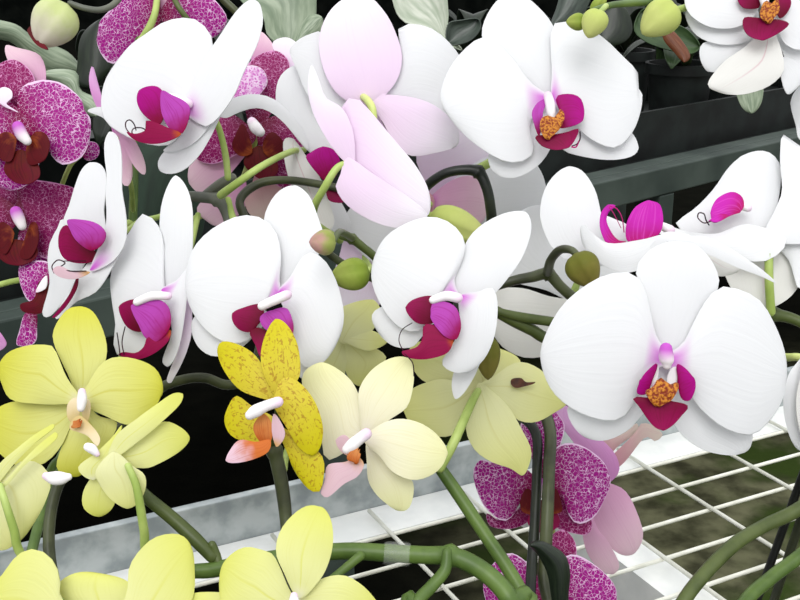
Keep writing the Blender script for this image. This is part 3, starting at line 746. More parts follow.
f.lip('lip_deep', '660,398 646,398 633,398 640,408 649,421 656,428 664,430 673,425 681,416 688,406 673,402', z=-.012, tip=6)
f.callus('callus', '660,405 650,400 646,391 653,387 659,379 667,386 676,384 675,394 668,401', z=-.015)
f.tube('column', 'column_purple', [(666, 349, 6.5), (666, 355, 7.5), (667, 361, 7), (667, 365, 4.5)], -.014, 14)
f.lobe('column', '652,386 650,378 653,369 658,366 658,376 655,384', z=-.006, lab='pale inner fold of lip')
f.lobe('column', '671,388 667,380 670,370 676,367 677,378 674,386', z=-.006, lab='pale inner fold of lip')
f.pedicel([(666, 352, .48, 3), (690, 330, .52, 3), (725, 320, .545, 3.4), (756, 312, .56, 3.6)])
f = C.flower('white bloom lying sideways above the largest bloom, bright pink lip', (660, 234), .535, (-.1, -.1))
f.petal('white', '604,256 596,266 584,256 570,262 552,248 541,222 541,203 547,185 558,172 569,167 583,172 595,190 601,214 606,238', z=.008, tip=9)
f.sepal('white', '664,236 640,240 606,243 583,224 582,240 590,255 606,267 626,273 642,268 656,256', z=-.012, tip=4)
f.petal('white', '634,242 620,244 608,240 603,226 604,216 616,220 628,226', z=.002)
f.petal('white', '682,238 668,232 660,236 650,246 640,256 644,268 660,262 684,250 700,244', z=-.014, tip=5)
f.petal('white', '672,242 700,236 722,244 742,256 762,270 776,283 760,276 738,268 712,256 690,248', z=-.020, tip=5, ruf=0)
f.sepal('white_cream', '690,244 706,252 728,258 742,264 736,272 718,276 706,264', z=-.004, tip=4)
f.lobe('lip_hot', '644,240 628,242 626,226 633,210 642,203 650,201 660,205 663,221 659,234', z=-.012, tip=5)
f.lip('lip_hot', '626,242 614,246 606,243 600,228 601,213 608,205 616,206 609,211 606,220 611,232 618,240', z=-.010, tip=5, bow=-.002)
f.tendril([(610, 206), (617, 209), (622, 218), (624, 232)], 'tendril_pink', .6); f.tendril([(609, 207), (614, 214), (621, 228)], 'tendril_pink', .4)
f.column([(670, 230, 5), (662, 226, 4), (655, 224, 3)], z=-.004)
f.pedicel([(668, 240, .55, 3), (660, 262, .56, 3), (630, 290, .58, 3), (600, 320, .58, 3.5)])
f = C.flower('white bloom at right edge group, small pink lip with looped tendril', (745, 222), .57, (-.15, -.25))
f.petal('white', '742,230 710,238 684,232 676,223 696,208 714,189 727,170 741,157 760,151 774,156 781,172 777,206 768,226', z=.006, tip=7)
f.petal('white', '768,232 776,208 782,190 780,160 782,134 788,148 798,160 812,150 830,176 830,230 800,244', z=.000, tip=6)
f.petal('white', '742,228 716,234 690,232 664,226 660,234 690,248 724,254 756,262 776,256 786,238', z=-.004, tip=3)
f.sepal('white_cream', '768,240 750,252 728,262 724,272 734,293 746,304 762,309 780,304 796,290 806,262 798,240', z=.010, tip=6)
f.sepal('white', '776,236 790,262 800,290 830,280 840,220 810,222', z=.006, tip=4)
f.lobe('lip_hot', '740,212 730,216 714,223 711,212 717,199 731,192 741,196 744,205', z=-.008, tip=3)
f.lip('lip_hot', '728,216 718,222 709,221 713,218 720,214', z=-.010)
f.tendril([(711, 221), (704, 223), (698, 218), (699, 213), (704, 214), (706, 220), (709, 225)])
f.column([(748, 208, 4), (742, 206, 4)], z=-.006)
f.pedicel([(770, 236, .565, 3.6), (769, 255, .56, 4.2), (769, 280, .56, 4.4), (771, 312, .565, 4.4)], 'pedicel')
f = C.flower('white bloom cut off by the right edge, beside the largest one', (806, 370), .50, (0, 0))
f.petal('white', '806,362 796,364 788,376 783,400 787,428 796,447 812,452 830,430 834,396 820,372', tip=5)
f.petal('white_cream', '808,360 800,378 796,400 798,424 806,446 824,440 836,400', z=-.006, tip=4)
f.petal('white', '806,362 816,340 836,332 850,352 836,372', z=.002, tip=3)
f.pedicel([(806, 358, .51, 3.5), (796, 357, .515, 4), (784, 357, .53, 4), (770, 352, .55, 4)], 'pedicel_pale')
f = C.flower('creamy white bloom turned away, between the centre bloom and the largest one', (575, 296), .635, (0, 0))
f.petal('white', '574,298 546,290 514,282 494,268 500,236 520,212 546,206 566,226 582,256 588,280', tip=5)
f.petal('white_cream', '572,306 548,296 520,288 492,292 488,318 500,344 522,357 546,356 566,346 580,326', tip=4, z=-.003)
f.sepal('white_cream', '578,306 590,330 600,362 588,372 570,354 566,330', tip=3)
f.petal('white', '578,300 584,270 596,254 620,262 630,290 612,316', z=.003, tip=4)
f.tube('pedicel', 'pedicel', [(572, 300, 4), (574, 292, 4), (577, 284, 3.6)], -.024)
C.bud('bud_olive', (575, 253), (594, 287), 36, .50, [(578, 256, .50, 3.4), (571, 250, .505, 4), (560, 250, .515, 4.4), (551, 260, .53, 4.6), (548, 272, .555, 5)], 'stem_dark', 'olive green bud hooked over on a dark stem')
C.stem([(497, 286, .555, 4.5), (516, 280, .556, 5), (532, 277, .558, 5.5), (548, 274, .56, 6), (560, 286, .56, 5.5), (574, 298, .562, 5.5), (600, 316, .57, 5.5)], 'stem_dark', node=(3,))
C.stem([(494, 310, .55, 5.5), (512, 320, .552, 6), (532, 330, .555, 6), (552, 340, .56, 6), (600, 345, .58, 6), (690, 330, .59, 6), (748, 312, .58, 6), (772, 314, .578, 6.4), (800, 322, .576, 5.4), (830, 345, .57, 5.5), (856, 400, .56, 6), (846, 470, .55, 6),
        (800, 508, .545, 7), (764, 526, .54, 7), (736, 543, .53, 7.2), (708, 570, .52, 7.2), (682, 604, .51, 7.2), (664, 650, .50, 7.4), (C.top(0, 0), .0035)], 'stem_mid', node=(7,))
C.stem([(500, 312, .548, 4), (520, 317, .55, 5), (560, 323, .556, 5), (600, 330, .575, 5)], 'stem_mid')

# ---- D: top centre white plant
f = D.flower('big white bloom at top centre, facing front, orange-crested lip', (550, 100), .57, (.05, -.15))
f.dorsal('white', '548,96 524,78 506,66 486,47 482,30 490,10 503,-3 524,-3 540,9 553,26 562,52 558,80')
f.petal('white_blush', '544,100 530,82 508,54 486,37 466,48 450,68 441,92 445,110 464,134 485,151 506,162 524,161 534,150 529,130 534,114', tip=7, cup=.004)
f.petal('white_blush', '558,98 552,70 551,30 562,22 580,25 602,37 622,56 637,72 635,84 642,96 639,116 631,134 615,148 592,140 572,122', tip=9, cup=.004)
f.sepal('white', '554,104 554,128 552,142 547,155 534,169 513,178 495,173 488,156 500,142 530,116', tip=6)
f.sepal('white', '548,106 552,128 562,149 580,156 608,160 630,157 638,148 628,130 596,124 570,112', tip=6)
f.lobe('lip_pale', '539,136 534,124 532,112 538,103 547,99 543,112 542,124', z=-.010, tip=3)
f.lobe('lip_bright', '560,128 565,118 560,110 556,97 569,94 580,98 584,110 582,121 573,126', z=-.008, tip=7)
f.lip('lip_deep', '552,136 542,136 535,137 542,146 556,150 569,147 576,138 578,129 564,134', z=-.012, tip=5)
f.callus('callus', '549,138 542,134 540,122 546,117 552,120 560,111 564,119 558,130', z=-.015)
f.tube('column', 'column', [(548, 96, 4.5), (550, 104, 5), (551, 112, 4.5), (552, 118, 3)], -.012, 12)
f.tendril([(572, 146), (577, 144), (580, 139), (580, 132)], r=.7); f.tendril([(572, 147), (576, 147), (579, 141)], 'tendril_pink', .8)
f.pedicel([(552, 104, .59, 3), (530, 130, .60, 3.6), (505, 152, .598, 4.2), (489, 163, .59, 4.6), (476, 170, .59, 4.6)], 'pedicel')
f = D.flower('greyish white bloom turned away, behind the arching dark stem', (440, 205), .65, (0, 0))
f.petal('white', '442,206 452,182 480,160 512,152 536,164 546,190 540,216 510,228 470,222', tip=5)
f.petal('white_pink', '438,202 424,180 416,156 430,132 462,124 494,136 500,156 484,178 458,194', tip=5, z=.004)
f.sepal('white_rose', '434,202 446,184 466,176 482,182 488,204 480,224 456,228 442,218', z=-.004, tip=4)
f.sepal('cream_pink', '434,200 426,192 412,196 408,214 416,228 430,222', z=-.006, tip=4)
f.pedicel([(430, 204, .64, 3), (422, 212, .635, 3), (414, 232, .63, 3)])
D.bud('bud_light', (430, 214), (488, 238), 36, .60, [(434, 216, .60, 3), (424, 214, .605, 3), (416, 220, .615, 3)], 'pedicel', 'pale yellow-green bud behind the centre bloom')
D.stem([(405, 215, .625, 4.5), (416, 200, .61, 4.5), (428, 185, .595, 5), (444, 174, .59, 5), (462, 170, .588, 5.2), (478, 172, .588, 6), (486, 186, .588, 5.4), (490, 204, .59, 5.4), (491, 226, .595, 5.4), (482, 262, .60, 5.6),
        (460, 300, .606, 5.6), (452, 350, .606, 5.6), (478, 394, .60, 5.6), (518, 414, .588, 5.4), (536, 434, .575, 5), (537, 470, .565, 5), (535, 520, .555, 5.2), (531, 580, .54, 5.4), (530, 640, .515, 5.6), (D.top(), .003)], 'stem_black', node=(5,))

# ---- E: top right white plant
f = E.flower('cream-white bloom cut by the top edge at right, red and orange lip', (765, 12), .58, (0, -.2))
f.petal('white', '752,4 730,-30 700,-24 686,-6 688,12 704,25 724,29 744,24', z=-.003, tip=3)
f.petal('white', '750,10 720,8 694,0 686,14 692,30 704,40 724,45 746,42 756,30', z=.003, tip=3)
f.petal('white', '748,40 720,40 702,44 700,58 708,71 722,70 744,56', z=.006, tip=4)
f.sepal('white_cream', '766,34 744,48 724,62 708,83 717,91 738,95 763,89 779,78 784,66 779,44', z=-.002, tip=4)
f.petal('white', '774,14 786,-6 806,-16 830,0 836,24 820,42 800,50 786,45 780,36', z=-.003, tip=5)
f.petal('white', '776,30 780,46 788,63 802,70 826,62 840,40 810,40', z=.005, tip=5)
f.sepal('white', '780,60 781,78 787,94 795,89 802,82 808,66 796,56', z=.004, tip=3)
f.lobe('lip_deep', '758,8 744,8 738,0 742,-10 754,-14 760,-2', z=-.008, tip=2)
f.lobe('lip_deep', '780,18 787,13 791,2 784,-8 778,0 776,10', z=-.008, tip=3)
f.lip('lip_deep', '766,20 755,18 744,18 743,27 749,36 763,40 779,33 789,24 778,20', z=-.012, tip=5)
f.callus('callus', '768,22 760,16 764,2 770,6 778,0 778,12 774,18', z=-.015)
f.column([(764, -10, 5), (764, -2, 5), (765, 4, 4)], z=-.012)
f.pedicel([(766, 0, .60, 3), (740, -40, .61, 3), (720, -50, .61, 3)])
f = E.flower('white bloom mostly beyond the right edge, under the corner bloom', (830, 130), .61, (0, 0))
f.petal('white', '820,136 800,140 796,126 791,104 798,88 812,84 836,96 846,120', tip=3)
f.petal('white', '822,134 830,110 860,106 870,136 850,156', tip=3, z=.003)
f.sepal('white', '820,138 804,148 800,164 816,176 840,160', tip=3)
f.pedicel([(826, 132, .58, 3), (840, 80, .60, 3), (850, 20, .61, 3)])
E.bud('bud_green', (586, 22), (566, 22), 18, .548, None, label='small green bud at the tip of the flower stem')
E.bud('bud_light', (600, 10), (588, 38), 27, .540, [(600, 12, .540, 2.6), (606, 6, .550, 3)], 'pedicel', 'yellow-green bud next to the stem tip')
E.bud('bud_green', (592, 14), (606, -6), 14, .562, None, label='tiny green bud above the stem')
E.bud('bud_light', (676, 6), (642, 34), 38, .58, [(672, 10, .58, 3), (684, 8, .585, 3.6), (694, 4, .59, 3.6)], 'pedicel', 'large yellow-green bud left of the corner bloom')
E.stem([(584, 18, .548, 4), (596, 10, .552, 3.4), (612, 5, .56, 3.4), (632, 3, .575, 3.6), (650, 1, .588, 3.8), (690, -14, .60, 4), (760, -44, .61, 4.5), (850, -10, .61, 5), (880, 120, .60, 5.5), (890, 300, .60, 6), (880, 440, .58, 6.5),
        (830, 528, .57, 6.8), (800, 556, .565, 7), (772, 577, .56, 7), (744, 604, .55, 7.2), (730, 650, .53, 7.4), (E.top(), .0035)], 'stem_green')

# ---- F: magenta netted plant at left edge
f = Fp.flower('upper of two netted magenta blooms at left edge', (22, 128), .60, (-.1, 0))
f.dorsal('maze_dark', '20,126 4,112 -8,92 -6,70 10,60 26,66 35,80 30,98', z=.004)
f.petal('maze', '24,128 18,114 18,98 22,87 33,82 45,80 63,84 80,98 84,110 90,120 89,141 81,158 64,165 53,157 44,140', tip=9)
f.petal('maze', '18,128 14,104 -4,100 -26,104 -40,126 -34,156 -14,164 6,150', tip=5)
f.sepal('white_rose', '30,100 22,80 8,60 6,46 18,48 38,54 45,66 46,80 44,96', z=.010, tip=3)
f.sepal('maze', '26,134 40,156 30,182 10,190 -10,176 4,150', tip=3, z=.009)
f.petal('white_pink', '18,112 4,106 -4,98 2,88 11,90 12,98 6,104', z=-.006, lab='white turned-up petal edge')
f.lobe('lip_brown', '30,140 36,132 46,134 50,146 44,160 30,165 26,152', z=-.010, tip=4)
f.lobe('lip_brown', '16,140 8,132 -2,136 -6,148 2,160 12,160', z=-.010, tip=4)
f.lip('lip_dark', '22,150 10,156 4,170 14,182 28,184 40,176 36,160', z=-.008, tip=4)
f.column([(18, 127, 6), (22, 135, 6), (27, 141, 4.5)], 'column_purple', -.016)
f.pedicel([(20, 122, .62, 3), (-20, 110, .635, 3), (-50, 120, .64, 3)])
f = Fp.flower('lower of two netted magenta blooms at left edge, darker red lip', (20, 215), .625, (-.1, 0))
f.petal('maze_dark', '22,215 18,196 16,176 36,180 60,184 76,190 78,206 72,226 60,240 54,254 46,260 38,252 36,230', tip=5)
f.dorsal('maze_dark', '18,212 -2,200 -10,182 2,170 18,172 26,190', z=.004)
f.petal('maze_dark', '16,216 0,196 -20,196 -34,216 -24,244 -2,240', tip=4)
f.lobe('lip_brown', '26,236 32,222 38,226 38,244 30,258 20,256', z=-.010, tip=4)
f.lobe('lip_brown', '14,234 4,222 -4,228 -4,244 6,254', z=-.010, tip=3)
f.lip('lip_dark', '18,240 2,242 -4,252 6,263 22,265 36,258 36,246', z=-.008, tip=4)
f.sepal('maze', '28,228 40,252 50,262 42,268 28,262 18,240', tip=3)
f.column([(16, 212, 6), (19, 219, 6), (22, 226, 4.5)], 'column_purple', -.016)
f.pedicel([(18, 212, .645, 3), (-20, 220, .65, 3), (-50, 230, .65, 3)])
f = Fp.flower('small netted magenta bloom in side view, lowest at left edge', (40, 290), .615, (-.2, 0))
f.petal('maze', '48,284 50,272 48,262 34,261 22,263 19,272 22,288 29,301 40,301', tip=5)
f.lip('lip_dark', '48,284 50,300 42,313 24,312 21,304 34,299 39,282', z=-.008, tip=4)
f.sepal('maze', '36,312 37,328 36,341 28,346 17,344 20,330 25,314', tip=4, z=.003)
f.lobe('column', '36,292 42,280 47,276 46,288', z=-.012)
f.sepal('pink_back', '-4,330 4,338 6,346 -6,352 -14,340', tip=3)
f.pedicel([(46, 290, .63, 3), (20, 280, .645, 3), (-50, 300, .65, 3)])
f = Fp.flower('small outer petal of a netted bloom under the upper one', (90, 150), .635, (0, 0))
f.petal('maze', '82,152 88,142 97,144 99,152 95,159 86,160', tip=3)
f.pedicel([(80, 156, .636, 2.4), (70, 166, .64, 2.4), (60, 190, .65, 2.4)])
bd = Fp.bud('bud_pale', (68, 4), (38, 46), 48, .60, [(70, 3, .60, 2.6), (84, 8, .60, 3), (100, 10, .602, 3.2), (114, 4, .605, 3.2), (120, -10, .61, 3.2), (100, -40, .62, 3.4), (-40, -30, .64, 3.6)], 'stem_grey', 'pale cream-green closed bud at top left')
Fp.blade('bud_sepal', 'bud_red', '48,49 38,46 30,36 28,30 33,26 36,34', .597, thick=.002)['label'] = 'maroon sepal tip of the pale bud'
Fp.stem([(-40, -30, .64, 4), (-56, 60, .65, 4.5), (-60, 200, .65, 5), (-80, 360, .64, 5.5), (-170, 520, .60, 6), (-250, 650, .56, 6.4), (Fp.top(), .0035)], 'stem_dark')

# ---- G: hidden netted plant at upper left
f = G.flower('netted magenta bloom at the very top left, cut by the frame', (160, 20), .66, (0, .1))
f.petal('maze', '154,22 160,6 156,-14 130,-14 116,4 100,22 101,32 97,40 102,55 112,64 128,58 144,44', tip=6)
f.petal('maze', '166,18 172,-6 190,-16 208,-6 221,7 227,19 220,32 208,38 190,28', tip=6)
f.sepal('white_rose', '162,18 160,0 168,-14 176,-8 172,8', tip=2, z=.003)
f.sepal('maze_dark', '158,22 180,14 194,24 186,44 164,44 150,36', tip=3)
f.pedicel([(160, 18, .675, 3), (159, 60, .68, 3), (150, 120, .68, 3)])
f = G.flower('netted magenta bloom with dark red heart, between the upper left white blooms', (256, 136), .665, (0, 0))
f.dorsal('maze_dark', '256,130 244,104 240,82 252,60 272,51 286,57 290,70 282,90 272,112', z=.003)
f.petal('maze_pale', '236,104 232,94 238,78 248,66 262,69 267,82 260,94 248,104', z=-.010, tip=5)
f.sepal('white_rose', '254,62 250,52 256,34 264,34 274,48 266,56', z=.010, tip=3)
f.sepal('white_pink', '292,84 278,58 272,44 282,38 292,40 304,52 310,74', z=.010, tip=4)
f.petal('maze_dark', '250,138 236,116 216,112 202,134 196,156 212,164 234,156', tip=4)
f.petal('maze_dark', '262,138 274,116 296,126 304,160 290,186 272,180', tip=4)
f.sepal('white_rose', '244,150 224,148 198,152 189,168 190,184 202,194 216,188 232,172', tip=4)
f.sepal('white_rose', '240,180 224,192 204,200 197,210 206,220 218,226 234,219 246,204', tip=4, z=.012)
f.sepal('cream_pink', '262,160 252,184 244,192 248,212 262,222 274,220 282,200 280,184', tip=5, z=.010, lab='pink sepal with cream tip')
f.lobe('lip_brown', '252,152 240,156 232,146 236,134 242,124 248,132', z=-.012, tip=4)
f.lobe('lip_brown', '264,152 274,160 284,154 282,140 272,132 264,140', z=-.012, tip=3)
f.lip('lip_dark', '258,146 244,160 250,172 264,180 278,172 274,156', z=-.010, tip=3)
f.column([(252, 122, 5), (256, 128, 6), (260, 132, 5)], 'column', -.018)
f.pedicel([(256, 138, .68, 3), (230, 200, .685, 3), (160, 230, .68, 3)])
G.stem([(158, -20, .66, 3), (156, 8, .65, 3.4), (150, 26, .648, 3.8), (139, 44, .65, 4)], 'pedicel', 'pedicel_stub')
G.stem([(170, -10, .655, 2.6), (178, 6, .65, 2.8), (188, 20, .652, 3)], 'stem_mid', 'pedicel_stub')
G.stem([(214, -14, .68, 4), (224, 0, .68, 4), (236, 12, .68, 4), (250, 30, .685, 4)], 'stem_dark', 'stem_tip')
G.stem([(139, 40, .66, 4), (130, 100, .67, 4), (134, 150, .68, 4), (134, 190, .68, 4.2), (133, 220, .68, 4.4), (136, 280, .68, 4.6), (130, 340, .67, 5), (100, 400, .66, 5), (60, 460, .64, 5), (30, 560, .60, 5.4), (20, 650, .56, 6), (G.top(), .0032)], 'stem_green')
G.stem([(134, 222, .68, 4), (124, 224, .678, 4), (116, 220, .678, 4)], 'pedicel', 'side_shoot')

G.blade('leaf', 'leaf_deep', '128,300 118,220 122,160 150,136 190,146 204,190 200,240 170,290', .74, tip=4, thick=.002, cup=.01)
# ---- H: netted plant at lower centre
f = H.flower('netted magenta bloom over the wire mesh, facing front', (541, 487), .60, (0, -.15))
f.dorsal('maze', '541,476 530,452 520,430 528,412 548,408 564,424 560,446 552,466')
f.petal('maze', '535,488 532,474 522,467 508,464 492,462 480,460 474,472 477,490 487,510 503,521 513,515 521,501', tip=6)
f.petal('maze', '550,486 550,466 554,450 567,443 584,447 603,462 610,482 604,500 593,518 578,524 569,515 562,498', tip=6)
f.sepal('maze_dark', '533,496 512,514 498,520 487,513 490,525 507,529 526,523 538,508', tip=4)
f.sepal('maze_dark', '546,484 560,494 574,508 584,516 592,520 588,534 572,533 554,526 546,508', tip=4)
f.lobe('lip_brown', '534,514 523,512 520,502 526,489 533,493 538,506', z=-.010, tip=3)
f.lobe('lip_brown', '550,512 562,511 560,498 556,489 550,494', z=-.010, tip=3)
f.lip('lip_deep', '542,500 530,514 528,524 540,532 554,530 560,520 552,508', z=-.008, tip=3)
f.column([(541, 482, 4), (542, 488, 5), (543, 494, 4)], 'column_purple', -.014)
f.pedicel([(543, 484, .62, 3), (550, 450, .635, 3), (552, 420, .63, 3)])
f = H.flower('pink bloom seen from behind, right of the netted one', (592, 478), .645, (0, -.1))
f.petal('pink_back', '596,480 580,452 560,424 556,412 566,406 582,422 602,440 616,456 618,474', tip=4)
f.petal('white_rose', '592,484 612,484 626,492 637,513 643,536 634,553 620,554 606,542 592,520', tip=5)
f.sepal('white_rose', '588,500 596,526 608,542 619,564 612,574 598,568 586,550 582,524', tip=4, z=-.003)
f.sepal('cream_pink', '590,470 598,444 616,436 636,424 636,433 618,446 604,462', tip=3)
f.sepal('cream_pink', '600,470 634,434 640,424 652,425 662,434 655,441 644,438 620,466', tip=4, z=.004)
f.pedicel([(590, 480, .645, 3), (578, 500, .655, 3), (558, 520, .65, 3.2)])
f = H.flower('lower netted magenta bloom cut by the bottom edge', (548, 592), .575, (0, -.1))
f.dorsal('maze_dark', '556,566 550,552 550,538 562,530 574,540 576,556 568,564')
f.petal('maze', '542,596 536,574 524,560 510,553 496,561 486,576 484,592 494,616 520,628', tip=5)
f.petal('maze', '556,594 560,566 566,556 580,556 603,572 616,591 612,614 590,632 568,620', tip=5)
f.sepal('maze', '546,600 536,620 534,644 552,650 562,624', tip=3)
f.lip('lip_deep', '548,598 540,610 546,624 560,618', z=-.010)
f.pedicel([(550, 592, .59, 3), (556, 560, .605, 3), (552, 530, .61, 3)])
H.stem([(548, 415, .64, 3.6), (549, 470, .65, 4), (548, 530, .645, 4.4), (545, 600, .62, 5), (544, 660, .57, 6), (H.top(), .0035)], 'stem_mid')
H.blade('leaf', 'leaf_dark', '560,650 553,600 548,572 538,553 531,545 540,542 554,548 565,557 569,575 567,600 572,650', .518, tip=4, thick=.0015, dz=-.01, cup=.004)['label'] = 'dark curled leaf against the stems'

# ---- I: clear yellow plant
f = I.flower('open yellow bloom at left, facing front', (82, 400), .49, (-.08, -.15))
f.dorsal('yellow', '82,394 68,374 55,346 54,330 66,311 80,307 94,313 104,333 107,353 100,374')
f.petal('yellow', '76,398 66,376 54,348 42,345 26,346 8,353 -1,367 2,383 12,400 40,404 62,404', tip=6)
f.petal('yellow', '87,400 89,383 104,362 123,357 147,363 159,374 162,393 150,413 130,425 106,416', tip=6)
f.sepal('yellow', '76,408 62,402 34,400 6,404 -10,418 -8,444 18,466 43,464 60,448 70,428', tip=4)
f.sepal('yellow', '84,408 98,416 117,422 110,442 96,462 78,476 58,470 60,452 72,426', tip=5)
f.lobe('lip_cream', '76,424 68,418 68,404 76,398 80,410', z=-.006, tip=3)
f.lobe('lip_cream', '86,424 90,414 90,402 84,398 82,412', z=-.006, tip=3)
f.lip('lip_cream', '80,416 72,421 70,429 78,432 88,436 97,446 100,438 92,426', z=-.012, tip=5, bow=-.002)
f.callus('lip_orange', '80,421 75,421 73,426 77,428 81,426', z=-.016, bow=-.001)
f.column([(82, 392, 4), (82, 400, 5), (81, 408, 4)], z=-.012)
f.pedicel([(82, 402, .51, 3), (84, 440, .52, 3.4), (64, 456, .52, 4), (52, 468, .515, 4.4), (40, 500, .51, 4)], 'stem_green')
f = I.flower('yellow bloom in side view with raised pointed petal, left of centre', (116, 456), .445, (.1, -.05))
f.petal('yellow_light', '113,457 116,436 138,418 156,405 172,394 182,394 180,404 164,420 140,440', tip=5, z=-.004)
f.petal('yellow_light', '116,458 138,440 162,422 180,427 189,438 181,450 160,463 142,468', tip=4)
f.petal('yellow_light', '96,474 78,468 96,453 112,438 122,426 116,446 113,460', tip=4, z=-.002)
f.sepal('yellow_back', '116,458 132,466 144,474 146,486 140,500 128,508 112,500 100,484 96,470', z=-.006, tip=5)
f.sepal('yellow_light', '110,462 96,472 84,490 84,508 100,516 116,500', z=.002, tip=4)
f.tube('column', 'column', [(97, 454, 3), (92, 449, 5), (88, 447, 4.5)], -.006, 12)
f.pedicel([(128, 466, .436, 3.6), (136, 485, .436, 4), (140, 505, .438, 4.4), (144, 530, .442, 4.6), (150, 560, .45, 4.6), (190, 572, .455, 4)], 'pedicel')
f = I.flower('pale yellow bloom in side view at left edge', (6, 484), .445, (.1, 0))
f.petal('yellow_light', '-6,488 -2,466 18,448 36,434 52,425 53,429 34,444 14,464', tip=4, z=-.002)
f.petal('yellow_light', '-2,490 8,478 24,460 40,444 55,433 57,438 44,450 24,466 8,484', tip=4, z=-.006)
f.sepal('yellow_back', '2,486 20,462 40,464 51,480 46,500 34,522 20,540 0,550 -16,530 -8,500', tip=6, z=-.001)
f.petal('yellow_light', '0,484 -20,460 -40,470 -44,500 -20,510', tip=3)
f.tube('column', 'column', [(46, 476, 4), (54, 478, 7), (62, 478, 6.5), (68, 477, 4)], -.008, 12)
f.pedicel([(0, 486, .436, 3.6), (6, 505, .434, 4), (14, 530, .436, 4.4), (22, 556, .44, 4.6), (60, 600, .45, 4.6), (120, 596, .458, 4.6)], 'pedicel')
f = I.flower('yellow bloom cut by the bottom left corner', (104, 628), .415, (0, -.1))
f.petal('yellow_light', '98,630 62,600 60,576 50,557 34,549 17,556 0,578 -22,596 -10,640 50,660', tip=7)
f.petal('yellow_light', '110,628 126,596 130,566 146,544 162,535 181,535 191,548 194,570 192,600 170,640 130,650', tip=6)
f.dorsal('yellow_light', '104,624 76,610 58,590 62,580 78,573 100,574 128,582 134,600 122,616', tip=5)
f.sepal('yellow_light', '100,634 60,650 50,690 80,710 106,670', tip=3)
f.sepal('yellow_light', '110,634 150,650 160,690 130,710 108,670', tip=3)
f.column([(104, 622, 5), (104, 632, 6)], z=-.012)
f.pedicel([(104, 630, .43, 4), (140, 610, .455, 4), (190, 580, .458, 4.6)], 'pedicel')
f = I.flower('large yellow bloom at bottom, left of the mesh', (292, 604), .41, (0, -.1))
f.dorsal('yellow_light', '300,592 284,572 276,552 280,532 292,516 307,506 322,508 331,521 333,542 328,564 318,582', z=-.003)
f.petal('yellow_light', '288,604 286,582 274,556 262,550 246,547 232,554 222,568 220,590 226,612 256,624', tip=6)
f.petal('yellow_light', '302,604 316,582 340,575 358,582 374,598 384,620 350,640 316,630', tip=5)
f.sepal('yellow_light', '284,608 250,596 216,592 190,594 170,604 190,640 240,650', tip=4)
f.sepal('yellow_light', '302,610 340,640 330,680 306,680 294,640', tip=3)
f.lip('lip_cream', '294,606 286,616 292,630 302,626 304,612', z=-.010)
f.column([(294, 596, 4), (294, 604, 6), (294, 612, 5)], z=-.014)
f.pedicel([(294, 604, .43, 4), (330, 580, .452, 4), (360, 556, .458, 5)], 'stem_green')
I.stem([(150, 590, .47, 5), (186, 573, .468, 7), (212, 570, .468, 8), (250, 562, .468, 8.2), (300, 555, .468, 8.4), (345, 551, .468, 8.6), (388, 553, .468, 9), (424, 555, .466, 9), (450, 556, .464, 9.6), (470, 563, .462, 9.6), (492, 578, .46, 9.6), (510, 600, .455, 9.8), (524, 640, .45, 10), (I.top(), .004)], 'stem_green', node=(8,))
I.stem([(136, 486, .472, 5), (150, 500, .472, 6.4), (172, 518, .472, 6.8), (196, 540, .47, 7), (212, 557, .469, 6)], 'stem_mid', 'branch')
I.stem([(212, 545, .47, 4.4), (216, 556, .47, 5), (219, 564, .468, 4)], 'stem_mid', 'side_shoot')
I.stem([(447, 552, .46, 5), (445, 570, .458, 6), (432, 586, .455, 6.4), (416, 604, .45, 6.6), (400, 640, .44, 6.6), (I.top(-.01), .003)], 'stem_green', 'branch')

# ---- J: brown-flecked yellow plant
f = J.flower('yellow bloom with brown flecks and orange lip', (276, 404), .455, (-.12, -.1))
f.dorsal('yellow_dash', '277,390 264,374 261,355 266,334 275,320 286,324 296,340 300,359 299,378 288,388', z=.002)
f.petal('yellow_dash', '272,396 254,396 238,388 224,370 218,352 222,342 237,344 254,354 265,370 271,386', tip=4, z=.004)
f.petal('yellow_dash', '279,406 276,392 282,379 292,378 306,389 317,406 323,428 320,447 311,455 298,446 287,428', tip=8, z=-.004)
f.sepal('yellow_dash', '271,421 252,406 237,396 229,406 225,421 232,436 250,442 264,440', tip=4)
f.sepal('yellow_dash', '282,432 296,436 312,446 323,458 324,474 320,491 309,489 296,472 288,454', tip=7, z=.002)
f.lobe('lip_orange', '266,446 256,436 254,424 264,414 272,424 272,438', z=-.008, tip=3)
f.lobe('lip_pinkwhite', '276,446 272,430 274,414 282,424 285,434 282,442', z=-.008, tip=2)
f.lip('lip_orange_tip', '270,440 256,442 240,440 231,449 226,460 234,463 251,460 268,452', z=-.014, tip=4)
f.tube('column', 'column', [(278, 402, 5.5), (266, 406, 5.5), (256, 411, 6.5), (250, 415, 5)], -.014, 12)
f.pedicel([(278, 406, .47, 3), (276, 426, .482, 3.4), (273, 444, .488, 4)], 'stem_mid')
J.stem([(268, 432, .49, 5), (274, 450, .49, 7), (280, 475, .49, 7.2), (284, 500, .49, 6.8), (287, 530, .488, 6.2), (290, 570, .48, 6.4), (288, 640, .46, 7), (J.top(), .0035)], 'stem_dark', node=(1,))
f = J.flower('pale yellow bloom turned away behind the flecked one', (345, 339), .565, (0, 0))
f.petal('yellow_back', '345,338 336,314 350,304 372,300 381,312 376,326 364,336', tip=3)
f.petal('yellow_back', '346,338 364,330 378,333 387,341 378,348 364,350', tip=3)
f.sepal('yellow_back', '346,340 368,346 382,352 386,360 374,372 360,386 346,372', tip=5)
f.sepal('yellow_back', '344,340 346,366 340,386 324,384 318,366 330,350', tip=3)
f.pedicel([(345, 340, .575, 3), (330, 390, .57, 3), (292, 440, .53, 3.4), (284, 470, .50, 3.4)])

